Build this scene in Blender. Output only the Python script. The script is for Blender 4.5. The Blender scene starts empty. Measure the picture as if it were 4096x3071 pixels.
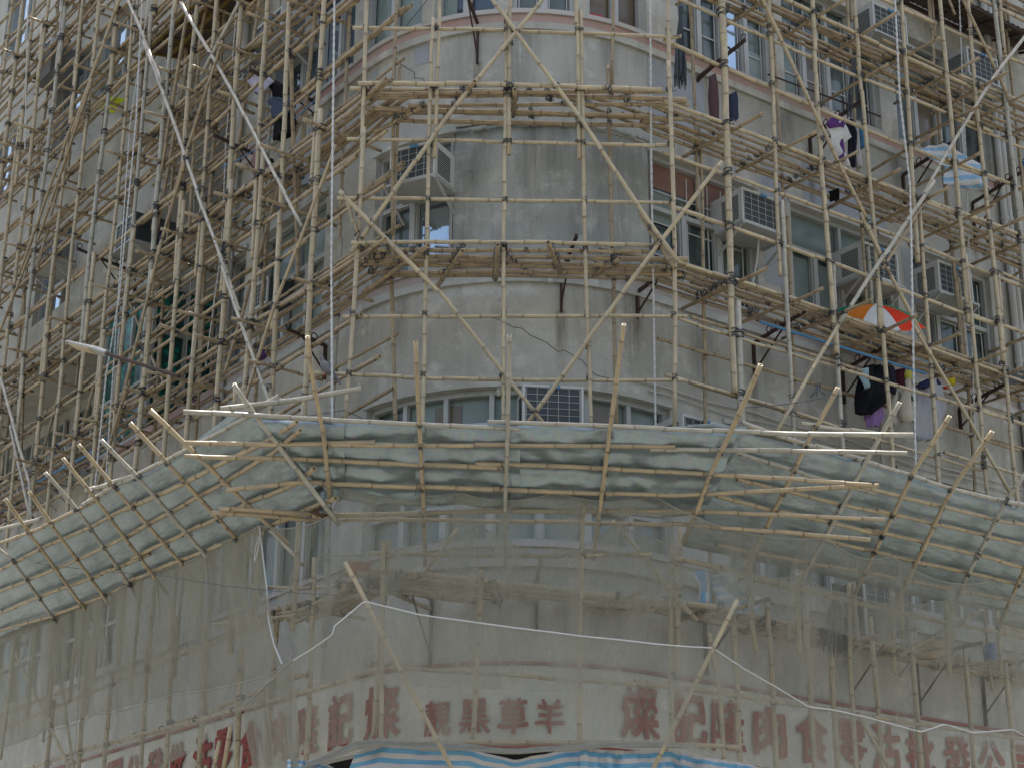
import bpy, bmesh, math, random
from mathutils import Vector, Matrix, noise
rad = math.radians
random.seed(7)
V3 = Vector
S = bpy.context.scene
COL = S.collection
# ---------------------------------------------------------------- camera
F_PX, PIT, ROLL, YAW, H0 = 7223.0, rad(20.78), rad(.474), rad(35.88), 1.6
fw = V3((0, math.cos(PIT), math.sin(PIT)))
_u = V3((0, -math.sin(PIT), math.cos(PIT))); _r = V3((1, 0, 0))
rt = _r*math.cos(ROLL)+_u*math.sin(ROLL); upv = _u*math.cos(ROLL)-_r*math.sin(ROLL)
EYE = V3((0, 0, H0))
cam = bpy.data.cameras.new('camera'); co = bpy.data.objects.new('camera', cam); COL.objects.link(co)
M = Matrix.Identity(4)
for i in range(3):
    M[i][0] = rt[i]; M[i][1] = upv[i]; M[i][2] = -fw[i]; M[i][3] = EYE[i]
co.matrix_world = M
cam.sensor_width = 36; cam.lens = F_PX/4096*36; cam.clip_end = 600; cam.clip_start = .1
S.camera = co
# ---------------------------------------------------------------- sky, sun, exposure
SUN_EL, SUN_AZ = rad(79), rad(6)          # sun high behind the building; azimuth measured from +Y
w = bpy.data.worlds.new('World'); S.world = w; w.use_nodes = True
nt = w.node_tree; bg = nt.nodes['Background']
sk = nt.nodes.new('ShaderNodeTexSky'); sk.sky_type = 'NISHITA'; sk.sun_disc = False
sk.sun_elevation = SUN_EL; sk.sun_rotation = SUN_AZ; sk.air_density = 1.3; sk.dust_density = 5.0; sk.ozone_density = 0.0
nt.links.new(sk.outputs[0], bg.inputs[0]); bg.inputs[1].default_value = .105
ld = bpy.data.lights.new('sun', 'SUN'); ld.energy = 5.0; ld.angle = rad(.5); ld.color = (1, .95, .87)
lo = bpy.data.objects.new('sun', ld); COL.objects.link(lo)
sd = V3((math.sin(SUN_AZ)*math.cos(SUN_EL), math.cos(SUN_AZ)*math.cos(SUN_EL), math.sin(SUN_EL)))
lo.rotation_euler = sd.to_track_quat('Z', 'Y').to_euler(); lo.location = (0, 0, 60)
S.view_settings.view_transform = 'Standard'; S.view_settings.look = 'None'
S.view_settings.exposure = 1.55; S.view_settings.gamma = 1
S.cycles.transparent_max_bounces = 16; S.cycles.max_bounces = 6
# ---------------------------------------------------------------- image -> place
CR = {'A': (0, 0, .6332), 'B': (1300, 0, .6332), 'C': (2696, 0, .6332), 'D': (0, 1000, .6332), 'E': (1300, 1000, .6332),
      'F': (2696, 1000, .6332), 'G': (0, 2021, .6332), 'H': (1300, 2021, .6332), 'I': (2696, 2021, .6332), 'O': (0, 0, 1.8525), 'P': (0, 0, 1.)}
for i, (x, y) in enumerate([(0, 0), (700, 0), (0, 500), (700, 500), (0, 1000), (700, 1000), (0, 1500), (700, 1500)]):
    CR['J%d' % (i+1)] = (x, y, .3618)
def px(c, x, y): a = CR[c]; return a[0]+x*a[2], a[1]+y*a[2]
def ray(p): return fw+rt*((p[0]-2048)/F_PX)-upv*((p[1]-1535.5)/F_PX)
def proj(P):
    v = P-EYE; d = v.dot(fw)
    if d < .5: return (1e6, 1e6)
    return 2048+F_PX*v.dot(rt)/d, 1535.5-F_PX*v.dot(upv)/d
def seen(P, m=160):
    x, y = proj(P); return -m < x < 4096+m and -m < y < 3071+m
nL = V3((-math.cos(YAW), -math.sin(YAW), 0)); nR = V3((math.sin(YAW), -math.cos(YAW), 0)); nC = V3((0, -1, 0))
Z = V3((0, 0, 1)); tL = Z.cross(nL); tR = Z.cross(nR)
cL, cR, cC = -8.38, -12.45, -16.45
ZB = 6.08
def tilted(n, c, deg, z0=ZB):
    ta = math.tan(rad(deg)); N = Z-n*ta; k = z0-ta*c; l = N.length
    return (N/l, k/l)
PL = {'L': (nL, cL), 'Li': (nL, -9.03), 'R': (nR, cR), 'Ri': (nR, -13.1), 'C': (nC, cC), 'Ci': (nC, -17.05),
      'CL': tilted(nL, cL, 38), 'CR': tilted(nR, cR, 43), 'CC': tilted(nC, cC, 36),
      'NL': (nL, -7.85), 'NR': (nR, -11.9), 'N2': (nC, -15.9), 'N3': (nC, -15.28), 'N3R': (nR, -11.50), 'T': (nC, -15.85)}
nM = V3((.91, -2.72, 0)).normalized()
PL['M'] = (nM, nM.dot(V3((-1.15, 16.3, 0)))); PL['MR'] = (nR, -13.08)
def on(pl, p, off=0.):
    n, c = PL[pl] if isinstance(pl, str) else pl
    d = ray(p); return EYE+d*((c+off-EYE.dot(n))/d.dot(n))
def at(pl, c, x, y, off=0.): return on(pl, px(c, x, y), off)
def lt(side, t, z, off=0.):      # point on a wing plane from its along-wall coordinate
    n, T, c = (nL, tL, cL) if side == 'L' else (nR, tR, cR)
    return T*t+n*(c+off)+Z*z
# wall line of the corner building: straight, rounded nose, straight
CX, CY, RW = .107, 19.51, 2.21
SL, SR = -(math.pi/2-YAW)*RW, YAW*RW
eL = V3((-math.sin(YAW), math.cos(YAW), 0)); eR = V3((math.cos(YAW), math.sin(YAW), 0)); CC = V3((CX, CY, 0))
def W(s, z, off=0.):
    if s < SL: return CC+nL*(RW+off)+eL*(SL-s)+Z*z
    if s > SR: return CC+nR*(RW+off)+eR*(s-SR)+Z*z
    a = s/RW; return CC+V3((math.sin(a), -math.cos(a), 0))*(RW+off)+Z*z
def Wn(s):
    a = max(SL, min(SR, s))/RW; return V3((math.sin(a), -math.cos(a), 0))
# ---------------------------------------------------------------- materials
MAT = {}
def nodes(name):
    m = bpy.data.materials.new(name); m.use_nodes = True; MAT[name] = m
    return m, m.node_tree, m.node_tree.nodes['Principled BSDF'], m.node_tree.links
def N(nt, kind, **k):
    n = nt.nodes.new('ShaderNode'+kind)
    for a, b in k.items():
        if a in n.inputs: n.inputs[a].default_value = b
        else: setattr(n, a, b)
    return n
def ramp(nt, fac, stops):
    r = nt.nodes.new('ShaderNodeValToRGB'); e = r.color_ramp.elements
    while len(e) < len(stops): e.new(.5)
    for q, (p, c) in zip(e, stops): q.position = p; q.color = (*c, 1) if len(c) == 3 else c
    nt.links.new(fac, r.inputs[0]); return r.outputs[0]
def mix(nt, f, a, b, mode='MIX'):
    m = nt.nodes.new('ShaderNodeMix'); m.data_type = 'RGBA'; m.blend_type = mode
    for k, v in ((0, f), (6, a), (7, b)):
        if hasattr(v, 'is_output'): nt.links.new(v, m.inputs[k])
        elif isinstance(v, (int, float)): m.inputs[k].default_value = v
        else: m.inputs[k].default_value = (*v, 1)
    return m.outputs[2]
def coords(nt, kind='Object', scale=(1, 1, 1), rot=(0, 0, 0)):
    t = nt.nodes.new('ShaderNodeTexCoord'); mp = nt.nodes.new('ShaderNodeMapping')
    nt.links.new(t.outputs[kind], mp.inputs[0]); mp.inputs['Scale'].default_value = scale; mp.inputs['Rotation'].default_value = rot
    return mp.outputs[0]
def geo(nt, scale=(1, 1, 1)):
    t = nt.nodes.new('ShaderNodeNewGeometry'); mp = nt.nodes.new('ShaderNodeMapping')
    nt.links.new(t.outputs['Position'], mp.inputs[0]); mp.inputs['Scale'].default_value = scale; return mp.outputs[0]
def tex(nt, vec, sc, det=4, rough=.6, out=0):
    n = N(nt, 'TexNoise', Scale=sc, Detail=det, Roughness=rough); nt.links.new(vec, n.inputs['Vector']); return n.outputs[out]
def bump(nt, b, h, st=.3, d=.01):
    n = N(nt, 'Bump', Strength=st, Distance=d); nt.links.new(h, n.inputs['Height']); nt.links.new(n.outputs[0], b.inputs['Normal'])
def plain(name, col, rough=.6, metal=0., var=.12, spec=.4, sc=9.):
    m, nt, b, L = nodes(name)
    v = tex(nt, geo(nt), sc, 5)
    L.new(mix(nt, v, tuple(c*(1-var) for c in col), tuple(min(1, c*(1+var)) for c in col)), b.inputs['Base Color'])
    b.inputs['Roughness'].default_value = rough; b.inputs['Metallic'].default_value = metal
    b.inputs['Specular IOR Level'].default_value = spec
    return m
def bamboo(name, c1, c2, ring, grey, rough=.45):
    m, nt, b, L = nodes(name)
    uv = coords(nt, 'UV', (1, 1, 1))
    oi = nt.nodes.new('ShaderNodeObjectInfo')
    seg = N(nt, 'Attribute', attribute_name='seg'); nd = N(nt, 'Attribute', attribute_name='node')
    add = N(nt, 'Math', operation='ADD'); L.new(seg.outputs['Fac'], add.inputs[0]); L.new(oi.outputs['Random'], add.inputs[1])
    wn = N(nt, 'TexWhiteNoise', noise_dimensions='1D'); L.new(add.outputs[0], wn.inputs['W'])
    segc = mix(nt, wn.outputs[0], c1, c2)
    base = mix(nt, oi.outputs['Random'], segc, c1)
    mp = coords(nt, 'UV', (1.6, 9, 1)); st = tex(nt, mp, 4, 6, .7)
    base = mix(nt, ramp(nt, st, [(.38, (0, 0, 0)), (.62, (1, 1, 1))]), base, grey)
    mp2 = coords(nt, 'UV', (3, 3, 1)); bl = tex(nt, mp2, 5, 6, .75)
    base = mix(nt, ramp(nt, bl, [(.57, (0, 0, 0)), (.70, (.85, .85, .85))]), base, tuple(x*.45 for x in c2))
    base = mix(nt, nd.outputs['Fac'], base, ring)
    L.new(base, b.inputs['Base Color']); b.inputs['Roughness'].default_value = rough
    b.inputs['Specular IOR Level'].default_value = .35
    bump(nt, b, st, .25, .004)
    return m
bamboo('bam_up', (.49, .40, .235), (.375, .292, .16), (.15, .11, .07), (.29, .25, .19))
bamboo('bam_led', (.43, .33, .185), (.295, .215, .115), (.11, .08, .05), (.19, .155, .115))
bamboo('bam_warm', (.455, .355, .20), (.36, .268, .15), (.15, .105, .065), (.28, .235, .175))
bamboo('bam_grey', (.42, .395, .32), (.33, .305, .24), (.17, .145, .11), (.26, .245, .205))
def plaster(name, base, dark, warm, peel=None, streak=.5):
    m, nt, b, L = nodes(name)
    g = geo(nt, (1, 1, 1)); gs = geo(nt, (2.2, 2.2, .22))
    big = tex(nt, g, .8, 6, .62); fine = tex(nt, g, 38, 3, .6); vs = tex(nt, gs, 2.2, 7, .66); mid = tex(nt, g, 3.1, 6, .7)
    c = mix(nt, ramp(nt, big, [(.35, (0, 0, 0)), (.65, (1, 1, 1))]), base, warm)
    c = mix(nt, ramp(nt, vs, [(.5, (0, 0, 0)), (.78, (streak,)*3)]), c, dark)
    c = mix(nt, ramp(nt, mid, [(.52, (0, 0, 0)), (.68, (.7,)*3)]), c, tuple(min(1, x*1.28) for x in base))
    c = mix(nt, ramp(nt, fine, [(.60, (0, 0, 0)), (.68, (.35,)*3)]), c, dark)
    if peel:
        p = tex(nt, g, 5.5, 7, .78); c = mix(nt, ramp(nt, p, [(.60, (0, 0, 0)), (.67, (.75,)*3)]), c, peel)
    L.new(c, b.inputs['Base Color']); b.inputs['Roughness'].default_value = .88; b.inputs['Specular IOR Level'].default_value = .2
    bump(nt, b, fine, .35, .006)
    return m
plaster('wall', (.42, .41, .365), (.18, .178, .155), (.33, .32, .28), streak=.62)
plaster('patch', (.365, .372, .342), (.145, .15, .14), (.235, .245, .225), streak=.85)
plaster('repair', (.30, .32, .34), (.26, .28, .30), (.31, .33, .35), streak=.2)
plaster('cream', (.40, .395, .35), (.22, .215, .185), (.32, .312, .27), streak=.4)
plaster('pink', (.38, .225, .19), (.24, .16, .135), (.36, .275, .24), peel=(.36, .33, .29))
plaster('pink_pale', (.37, .29, .255), (.25, .20, .17), (.36, .31, .27), peel=(.37, .35, .31))
plaster('sign', (.50, .495, .44), (.34, .33, .29), (.44, .425, .375), peel=(.33, .25, .16), streak=.35)
plain('trim', (.40, .375, .345), .85)
def redpaint():
    m, nt, b, L = nodes('red')
    g = geo(nt); v = tex(nt, g, 7, 6, .75); s = tex(nt, g, 1.7, 3)
    c = mix(nt, s, (.20, .04, .03), (.27, .065, .05))
    c = mix(nt, ramp(nt, v, [(.66, (0, 0, 0)), (.69, (.8,)*3)]), c, (.52, .48, .43))
    L.new(c, b.inputs['Base Color']); b.inputs['Roughness'].default_value = .8
redpaint()
plain('alu', (.36, .365, .345), .5, .15); plain('white_metal', (.48, .48, .455), .5, .1); plain('dark', (.02, .022, .024), .6)
plain('grille', (.045, .055, .06), .6); plain('rust', (.05, .03, .024), .85, .1, .4); plain('tie', (.038, .045, .052), .45, 0, .2)
plain('rope', (.50, .50, .48), .8, 0, .25, .2, 60.); plain('blue_pipe', (.06, .20, .36), .5); plain('pvc', (.42, .41, .38), .6)
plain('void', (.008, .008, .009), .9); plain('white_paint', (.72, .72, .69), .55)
plain('asphalt', (.115, .114, .104), .9); plain('curtain_brown', (.20, .11, .08), .8, 0, .3)
def glass(name, c1, c2, rough, spec, stripes=False):
    m, nt, b, L = nodes(name)
    g = geo(nt, (1, 1, .35)); v = tex(nt, g, 1.3 if not stripes else 3.5, 3, .5)
    L.new(mix(nt, ramp(nt, v, [(.4, (0, 0, 0)), (.6, (1, 1, 1))]), c1, c2), b.inputs['Base Color'])
    b.inputs['Roughness'].default_value = rough; b.inputs['Specular IOR Level'].default_value = spec
    b.inputs['IOR'].default_value = 1.5
    nz = tex(nt, geo(nt), 2.0, 2); bump(nt, b, nz, .04, .05)
    return m
glass('glass_dark', (.035, .048, .046), (.13, .155, .143), .06, .4, True)
glass('glass_frost', (.15, .19, .172), (.205, .245, .225), .15, .35)
glass('glass_blue', (.018, .03, .045), (.05, .075, .10), .03, .7)
glass('glass_tan', (.115, .09, .06), (.145, .115, .08), .1, .4)
m_, nt_, b_, L_ = nodes('glass_mirror'); b_.inputs['Metallic'].default_value = .85; b_.inputs['Roughness'].default_value = .05
L_.new(mix(nt_, tex(nt_, geo(nt_), 1.5, 3), (.30, .37, .44), (.50, .57, .63)), b_.inputs['Base Color']); bump(nt_, b_, tex(nt_, geo(nt_), 2.2, 2), .05, .05)
def greencurtain():
    m, nt, b, L = nodes('green_curtain')
    v = N(nt, 'TexVoronoi', Scale=9.); L.new(geo(nt), v.inputs['Vector'])
    L.new(ramp(nt, v.outputs[0], [(.25, (.0, .20, .15)), (.5, (.01, .055, .045))]), b.inputs['Base Color']); b.inputs['Roughness'].default_value = .25
greencurtain()
def metal():
    m, nt, b, L = nodes('zinc')
    uv = coords(nt, 'UV', (1, 1, 1)); gr = coords(nt, 'UV', (.7, 9, 1))
    a = tex(nt, gr, 3, 5, .6); d = tex(nt, uv, 2.3, 6, .7); sp = N(nt, 'TexVoronoi', Scale=38.); L.new(uv, sp.inputs['Vector'])
    c = mix(nt, a, (.215, .262, .27), (.285, .34, .35))
    c = mix(nt, ramp(nt, d, [(.5, (0, 0, 0)), (.75, (.35,)*3)]), c, (.13, .16, .16))
    c = mix(nt, .05, c, sp.outputs['Color'])
    L.new(c, b.inputs['Base Color']); b.inputs['Metallic'].default_value = .55
    L.new(ramp(nt, d, [(.3, (.34,)*3), (.7, (.5,)*3)]), b.inputs['Roughness'])
    bump(nt, b, tex(nt, coords(nt, 'UV', (1, 2.5, 1)), 1.8, 3, .5), .6, .06)
metal()
def netmat(name, dens, col=(.375, .372, .325), var=.2):
    m, nt, b, L = nodes(name)
    nt.nodes.remove(b); out = nt.nodes['Material Output']
    tr = nt.nodes.new('ShaderNodeBsdfTransparent'); df = nt.nodes.new('ShaderNodeBsdfDiffuse'); tl = nt.nodes.new('ShaderNodeBsdfTranslucent')
    ms = nt.nodes.new('ShaderNodeMixShader'); ms2 = nt.nodes.new('ShaderNodeMixShader'); ms2.inputs[0].default_value = .42
    u1 = mix(nt, .5, tex(nt, coords(nt, 'UV', (1, .10, 1)), 9, 7, .7), ramp(nt, tex(nt, coords(nt, 'UV', (1, .22, 1), (0, 0, .35)), 3.2, 6, .6), [(.38, (0, 0, 0)), (.66, (1, 1, 1))])); u2 = tex(nt, coords(nt, 'UV', (1, 1, 1)), 1.3, 4, .6)
    u3 = tex(nt, coords(nt, 'UV', (.5, 60, 1), (0, 0, .06)), 2, 3, .6)
    c = mix(nt, u2, tuple(x*.86 for x in col), tuple(min(1, x*1.12) for x in col))
    L.new(c, df.inputs[0]); L.new(c, tl.inputs[0]); L.new(df.outputs[0], ms2.inputs[1]); L.new(tl.outputs[0], ms2.inputs[2])
    a = N(nt, 'Math', operation='MULTIPLY_ADD'); L.new(u1, a.inputs[0]); a.inputs[1].default_value = var*2; a.inputs[2].default_value = dens-var
    a2 = N(nt, 'Math', operation='MULTIPLY_ADD'); L.new(u3, a2.inputs[0]); a2.inputs[1].default_value = .16; L.new(a.outputs[0], a2.inputs[2])
    a3 = N(nt, 'Math', operation='SUBTRACT'); L.new(a2.outputs[0], a3.inputs[0]); a3.inputs[1].default_value = .08; a3.use_clamp = True
    L.new(a3.outputs[0], ms.inputs[0]); L.new(tr.outputs[0], ms.inputs[1]); L.new(ms2.outputs[0], ms.inputs[2]); L.new(ms.outputs[0], out.inputs[0])
netmat('net', .76, (.335, .318, .25), var=.42); netmat('net_thin', .42, (.375, .36, .29), var=.36); netmat('net_hem', .78, (.47, .46, .40)); netmat('green_net', .6, (.02, .16, .12))
def stripes(name, axis, n, ca=(.10, .34, .55), cb=(.55, .54, .53)):
    m, nt, b, L = nodes(name)
    uv = coords(nt, 'UV'); sx = N(nt, 'SeparateXYZ'); wz_ = tex(nt, coords(nt, 'UV', (7, 2, 1)), 1.5, 4, .6, 1); L.new(mix(nt, .05, uv, wz_, 'ADD'), sx.inputs[0])
    mu = N(nt, 'Math', operation='MULTIPLY'); L.new(sx.outputs[axis], mu.inputs[0]); mu.inputs[1].default_value = n
    fr = N(nt, 'Math', operation='FRACT'); L.new(mu.outputs[0], fr.inputs[0])
    gt = N(nt, 'Math', operation='GREATER_THAN'); L.new(fr.outputs[0], gt.inputs[0]); gt.inputs[1].default_value = .5
    c = mix(nt, gt.outputs[0], cb, ca); v = tex(nt, coords(nt, 'UV', (1, 6, 1)), 9, 6, .7)
    c = mix(nt, ramp(nt, v, [(.5, (0, 0, 0)), (.7, (.35,)*3)]), c, (.60, .62, .64))
    L.new(c, b.inputs['Base Color']); b.inputs['Roughness'].default_value = .35
    bump(nt, b, tex(nt, coords(nt, 'UV', (1, 3, 1)), 6, 4), .5, .02)
stripes('stripe_tarp', 1, 5.5, (.10, .30, .47), (.46, .44, .43)); stripes('stripe_cloth', 1, 5, (.14, .30, .44), (.43, .44, .43)); stripes('stripe_bag', 0, 3)
_fab = {}
def fabric(col):
    k = 'fabric_%d_%d_%d' % tuple(int(c*99) for c in col)
    if k not in MAT:
        m, nt, b, L = nodes(k)
        v = tex(nt, coords(nt, 'UV', (9, 1.5, 1)), 2, 4); L.new(mix(nt, v, tuple(c*.75 for c in col), tuple(min(1, c*1.15) for c in col)), b.inputs['Base Color'])
        b.inputs['Roughness'].default_value = .9; b.inputs['Specular IOR Level'].default_value = .1
        bump(nt, b, v, .6, .02)
    return MAT[k]
def corr():
    m, nt, b, L = nodes('corrugated')
    v = tex(nt, geo(nt), 4, 6, .7)
    L.new(mix(nt, v, (.045, .035, .028), (.12, .10, .075)), b.inputs['Base Color']); b.inputs['Roughness'].default_value = .8
corr(); plain('yellow_frame', (.15, .105, .025), .7)
# ---------------------------------------------------------------- mesh helpers
class MB:
    def __init__(s): s.v = []; s.f = []; s.uv = []; s.mi = []; s.sm = []
    def add(s, vs, fs, mi=0, uvs=None, smooth=False):
        k = len(s.v); s.v += [tuple(v) for v in vs]
        for i, f in enumerate(fs):
            s.f.append([k+j for j in f]); s.mi.append(mi); s.sm.append(smooth)
            s.uv.append([uvs[j] for j in f] if uvs else [(0, 0)]*len(f))
    def quad(s, a, b, c, d, mi=0, uv=None): s.add([a, b, c, d], [(0, 1, 2, 3)], mi, uv)
    def box(s, c, X, Y, Zv, mi=0):   # centre and three half axes
        vs = [c+X*i+Y*j+Zv*k for i in (-1, 1) for j in (-1, 1) for k in (-1, 1)]
        s.add(vs, [(0, 1, 3, 2), (4, 6, 7, 5), (0, 4, 5, 1), (2, 3, 7, 6), (0, 2, 6, 4), (1, 5, 7, 3)], mi)
    def bar(s, a, b, w, h, side=None, mi=0):
        d = (b-a); l = d.length
        if l < 1e-6: return
        d = d/l; sx = (side-d*side.dot(d)).normalized() if side is not None else d.orthogonal().normalized(); sy = d.cross(sx)
        s.box((a+b)/2, d*l/2, sx*w/2, sy*h/2, mi)
    def tube(s, pts, r, seg=6, mi=0, cap=True):
        rs = r if isinstance(r, (list, tuple)) else [r]*len(pts)
        vs = []; n = len(pts); d = (pts[1]-pts[0]).normalized(); x = d.orthogonal().normalized()
        u = 0; uvs = []
        for i, p in enumerate(pts):
            dd = (pts[min(i+1, n-1)]-pts[max(i-1, 0)])
            if dd.length > 1e-7: d = dd.normalized()
            x = (x-d*x.dot(d)); x = x.normalized() if x.length > 1e-6 else d.orthogonal().normalized(); y = d.cross(x)
            if i: u += (pts[i]-pts[i-1]).length
            for k in range(seg):
                a = 2*math.pi*k/seg; vs.append(p+(x*math.cos(a)+y*math.sin(a))*rs[i]); uvs.append((u, k/seg))
        fs = [(i*seg+k, i*seg+(k+1) % seg, (i+1)*seg+(k+1) % seg, (i+1)*seg+k) for i in range(n-1) for k in range(seg)]
        s.add(vs, fs, mi, uvs, True)
        if cap: s.add(vs[:seg], [tuple(range(seg))[::-1]], mi); s.add(vs[-seg:], [tuple(range(seg))], mi)
    def grid(s, pts, mi=0, uvs=None, smooth=True):   # pts[i][j]
        n, m = len(pts), len(pts[0]); vs = [p for r in pts for p in r]
        if uvs is None: uvs = [(j/(m-1), i/(n-1)) for i in range(n) for j in range(m)]
        s.add(vs, [(i*m+j, i*m+j+1, (i+1)*m+j+1, (i+1)*m+j) for i in range(n-1) for j in range(m-1)], mi, uvs, smooth)
    def build(s, name, mats, parent=None, **kw):
        me = bpy.data.meshes.new(name)
        if not isinstance(mats, (list, tuple)): mats = [mats]
        c = V3((0, 0, 0))
        lo_ = [min(v[i] for v in s.v) for i in range(3)]; hi_ = [max(v[i] for v in s.v) for i in range(3)]
        c = V3([(lo_[i]+hi_[i])/2 for i in range(3)]); c[2] = lo_[2]
        me.from_pydata([V3(v)-c for v in s.v], [], s.f); me.update()
        for m in mats: me.materials.append(MAT[m] if isinstance(m, str) else m)
        me.polygons.foreach_set('material_index', s.mi); me.polygons.foreach_set('use_smooth', s.sm)
        ul = me.uv_layers.new(name='UVMap'); flat = [x for f in s.uv for uv in f for x in uv]; ul.data.foreach_set('uv', flat)
        o = bpy.data.objects.new(name, me); COL.objects.link(o)
        setp(o, c, parent); props(o, **kw)
        return o
def wloc(o):
    l = o.location.copy()
    while o.parent: o = o.parent; l += o.location
    return l
def setp(o, c, parent):
    if parent is not None: o.parent = parent; o.location = V3(c)-wloc(parent)
    else: o.location = c
def props(o, label=None, cat=None, group=None, kind=None):
    if label: o['label'] = label
    if cat: o['category'] = cat
    if group: o['group'] = group
    if kind: o['kind'] = kind
def thing(name, loc, label, cat, group=None):
    o = bpy.data.objects.new(name, None); o.empty_display_size = .2; COL.objects.link(o); o.location = loc
    props(o, label, cat, group); return o
# ---------------------------------------------------------------- bamboo
SEGS = {}       # scaffold -> list of (pole object, points, r)
def pole(name, parent, pts, r=.024, mat='bam_up', bend=1., cull=True, seg=9):
    pts = [V3(p) for p in pts]; r *= .86
    if cull and not any(seen(pts[i].lerp(pts[i+1], k/6)) for i in range(len(pts)-1) for k in range(7)): return None
    L = sum((pts[i+1]-pts[i]).length for i in range(len(pts)-1))
    if L < .1: return None
    cum = [0]
    for i in range(len(pts)-1): cum.append(cum[-1]+(pts[i+1]-pts[i]).length)
    def P(u):
        u = max(0, min(L, u))
        for i in range(len(pts)-1):
            if u <= cum[i+1] or i == len(pts)-2: return pts[i].lerp(pts[i+1], (u-cum[i])/max(1e-6, cum[i+1]-cum[i]))
    d = (pts[-1]-pts[0]).normalized(); x = d.orthogonal().normalized(); y = d.cross(x)
    ns = []; u = random.uniform(.05, .3)
    while u < L-.02: ns.append(u); u += random.uniform(.27, .46)
    ph, ph2, A = random.random()*9, random.random()*9, .010*bend*min(1.5, L/2)
    kz = [(random.gauss(0, .0022)*bend, random.gauss(0, .0022)*bend) for _ in range(len(ns)+2)]
    st = [(0., 1., 0., 0)]
    for i, q in enumerate(ns):
        a = ns[i-1] if i else 0
        if q-a > .1: st.append(((a+q)/2, .965, 0., i))
        for dq, rr, nv in ((-.012, 1., .0), (-.003, 1.055, .75), (.003, 1.05, .7), (.02, 1., .12)):
            if 0 < q+dq < L: st.append((q+dq, rr, nv, i if dq < 0 else i+1))
    st.append((L, 1., 0., len(ns)))
    st.sort()
    rings = []; vs = []; fs = []; uvs = []; nd = []; sg = []; tp = random.choice((-1, 1))*.10
    for (q, rr, nv, si) in st:
        wv = A*math.sin(q*1.1+ph); wv2 = A*math.sin(q*.8+ph2); k = kz[min(si, len(kz)-1)]
        e = .4 if (q < .02 or q > L-.02) else 1
        c = P(q)+x*(wv+k[0])+y*(wv2+k[1]); R = r*rr*(1+tp*(q/L-.5)*2*min(1, L/5))
        for a in range(seg):
            t = 2*math.pi*a/seg; vs.append(c+(x*math.cos(t)+y*math.sin(t))*R); nd.append(nv); sg.append(float(si)*.37); uvs.append((q+ph, a/seg*.16))
    n = len(st)
    fs = [(i*seg+a, i*seg+(a+1) % seg, (i+1)*seg+(a+1) % seg, (i+1)*seg+a) for i in range(n-1) for a in range(seg)]
    mi = [0]*len(fs)
    for end in (0, n-1):          # hollow cut ends; shade inside is painted with the dark ring colour
        c = sum((vs[end*seg+a] for a in range(seg)), V3())/seg; dd = d if end == 0 else -d
        b = len(vs)
        for a in range(seg): vs.append(c+(vs[end*seg+a]-c)*.62); nd.append(.4); sg.append(0); uvs.append((0, 0))
        for a in range(seg): vs.append(c+(vs[end*seg+a]-c)*.55+dd*.09); nd.append(1.); sg.append(0); uvs.append((0, 0))
        for a in range(seg):
            a2 = (a+1) % seg
            for q in ((end*seg+a, end*seg+a2, b+a2, b+a), (b+a, b+a2, b+seg+a2, b+seg+a)):
                fs.append(q if end else q[::-1]); mi.append(0)
        fs.append([b+seg+a for a in range(seg)]); mi.append(0)
    me = bpy.data.meshes.new(name); org = pts[0]
    me.from_pydata([v-org for v in vs], [], fs); me.materials.append(MAT[mat])
    me.polygons.foreach_set('use_smooth', [len(f) == 4 for f in fs])
    for nm, dat in (('node', nd), ('seg', sg)):
        at_ = me.attributes.new(nm, 'FLOAT', 'POINT'); at_.data.foreach_set('value', dat)
    ul = me.uv_layers.new(name='UVMap'); li = [0]*len(me.loops); me.loops.foreach_get('vertex_index', li)
    ul.data.foreach_set('uv', [x_ for i in li for x_ in uvs[i]])
    o = bpy.data.objects.new(name, me); COL.objects.link(o); setp(o, org, parent)
    SEGS.setdefault(parent.name, []).append((o, pts, r))
    return o
# lashings: black nylon strips wound round a crossing
LM = []
for k in range(7):
    mb = MB(); random.seed(50+k)
    for j in range(random.choice((2, 3, 3))):
        z0 = -.03+.028*j+random.uniform(-.005, .005); tl = random.uniform(-.5, .5); rr = .031+random.uniform(0, .004)
        mb.tube([V3((math.cos(a)*rr, math.sin(a)*rr*1.05, z0+tl*rr*math.cos(a))) for a in [2*math.pi*i/10 for i in range(11)]], .0052, 4, cap=False)
    tl = random.choice((-1, 1))*random.uniform(.6, 1.1)
    mb.tube([V3((math.cos(a)*.031, .014+math.sin(a)*.043, tl*.03*math.cos(a))) for a in [2*math.pi*i/10 for i in range(11)]], .006, 4, cap=False)
    for j in range(random.choice((0, 0, 1, 1))):
        a = random.uniform(-2.6, -.5); l = random.uniform(.04, .12); p = V3((math.cos(a)*.03, math.sin(a)*.03, 0)); q = p+V3((math.cos(a)*l*.6, math.sin(a)*l*.6, random.uniform(-1, .3)*l))
        mb.tube([p, (p+q)/2+V3((0, 0, .02)), q], .0028, 3)
    me = bpy.data.meshes.new('lashing'); me.from_pydata(mb.v, [], mb.f); me.materials.append(MAT['tie']); LM.append((me, mb))
random.seed(11)
def segdist(a0, a1, b0, b1):
    u = a1-a0; v = b1-b0; w0 = a0-b0; a = u.dot(u); b = u.dot(v); c = v.dot(v); d = u.dot(w0); e = v.dot(w0); D = a*c-b*b
    if D < 1e-3*a*c: return 9, 0, 0
    s = max(0, min(1, (b*e-c*d)/D)); t = max(0, min(1, (b*s+e)/c)); s = max(0, min(1, (b*t-d)/a))
    return (a0+u*s-b0-v*t).length, s, t
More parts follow.
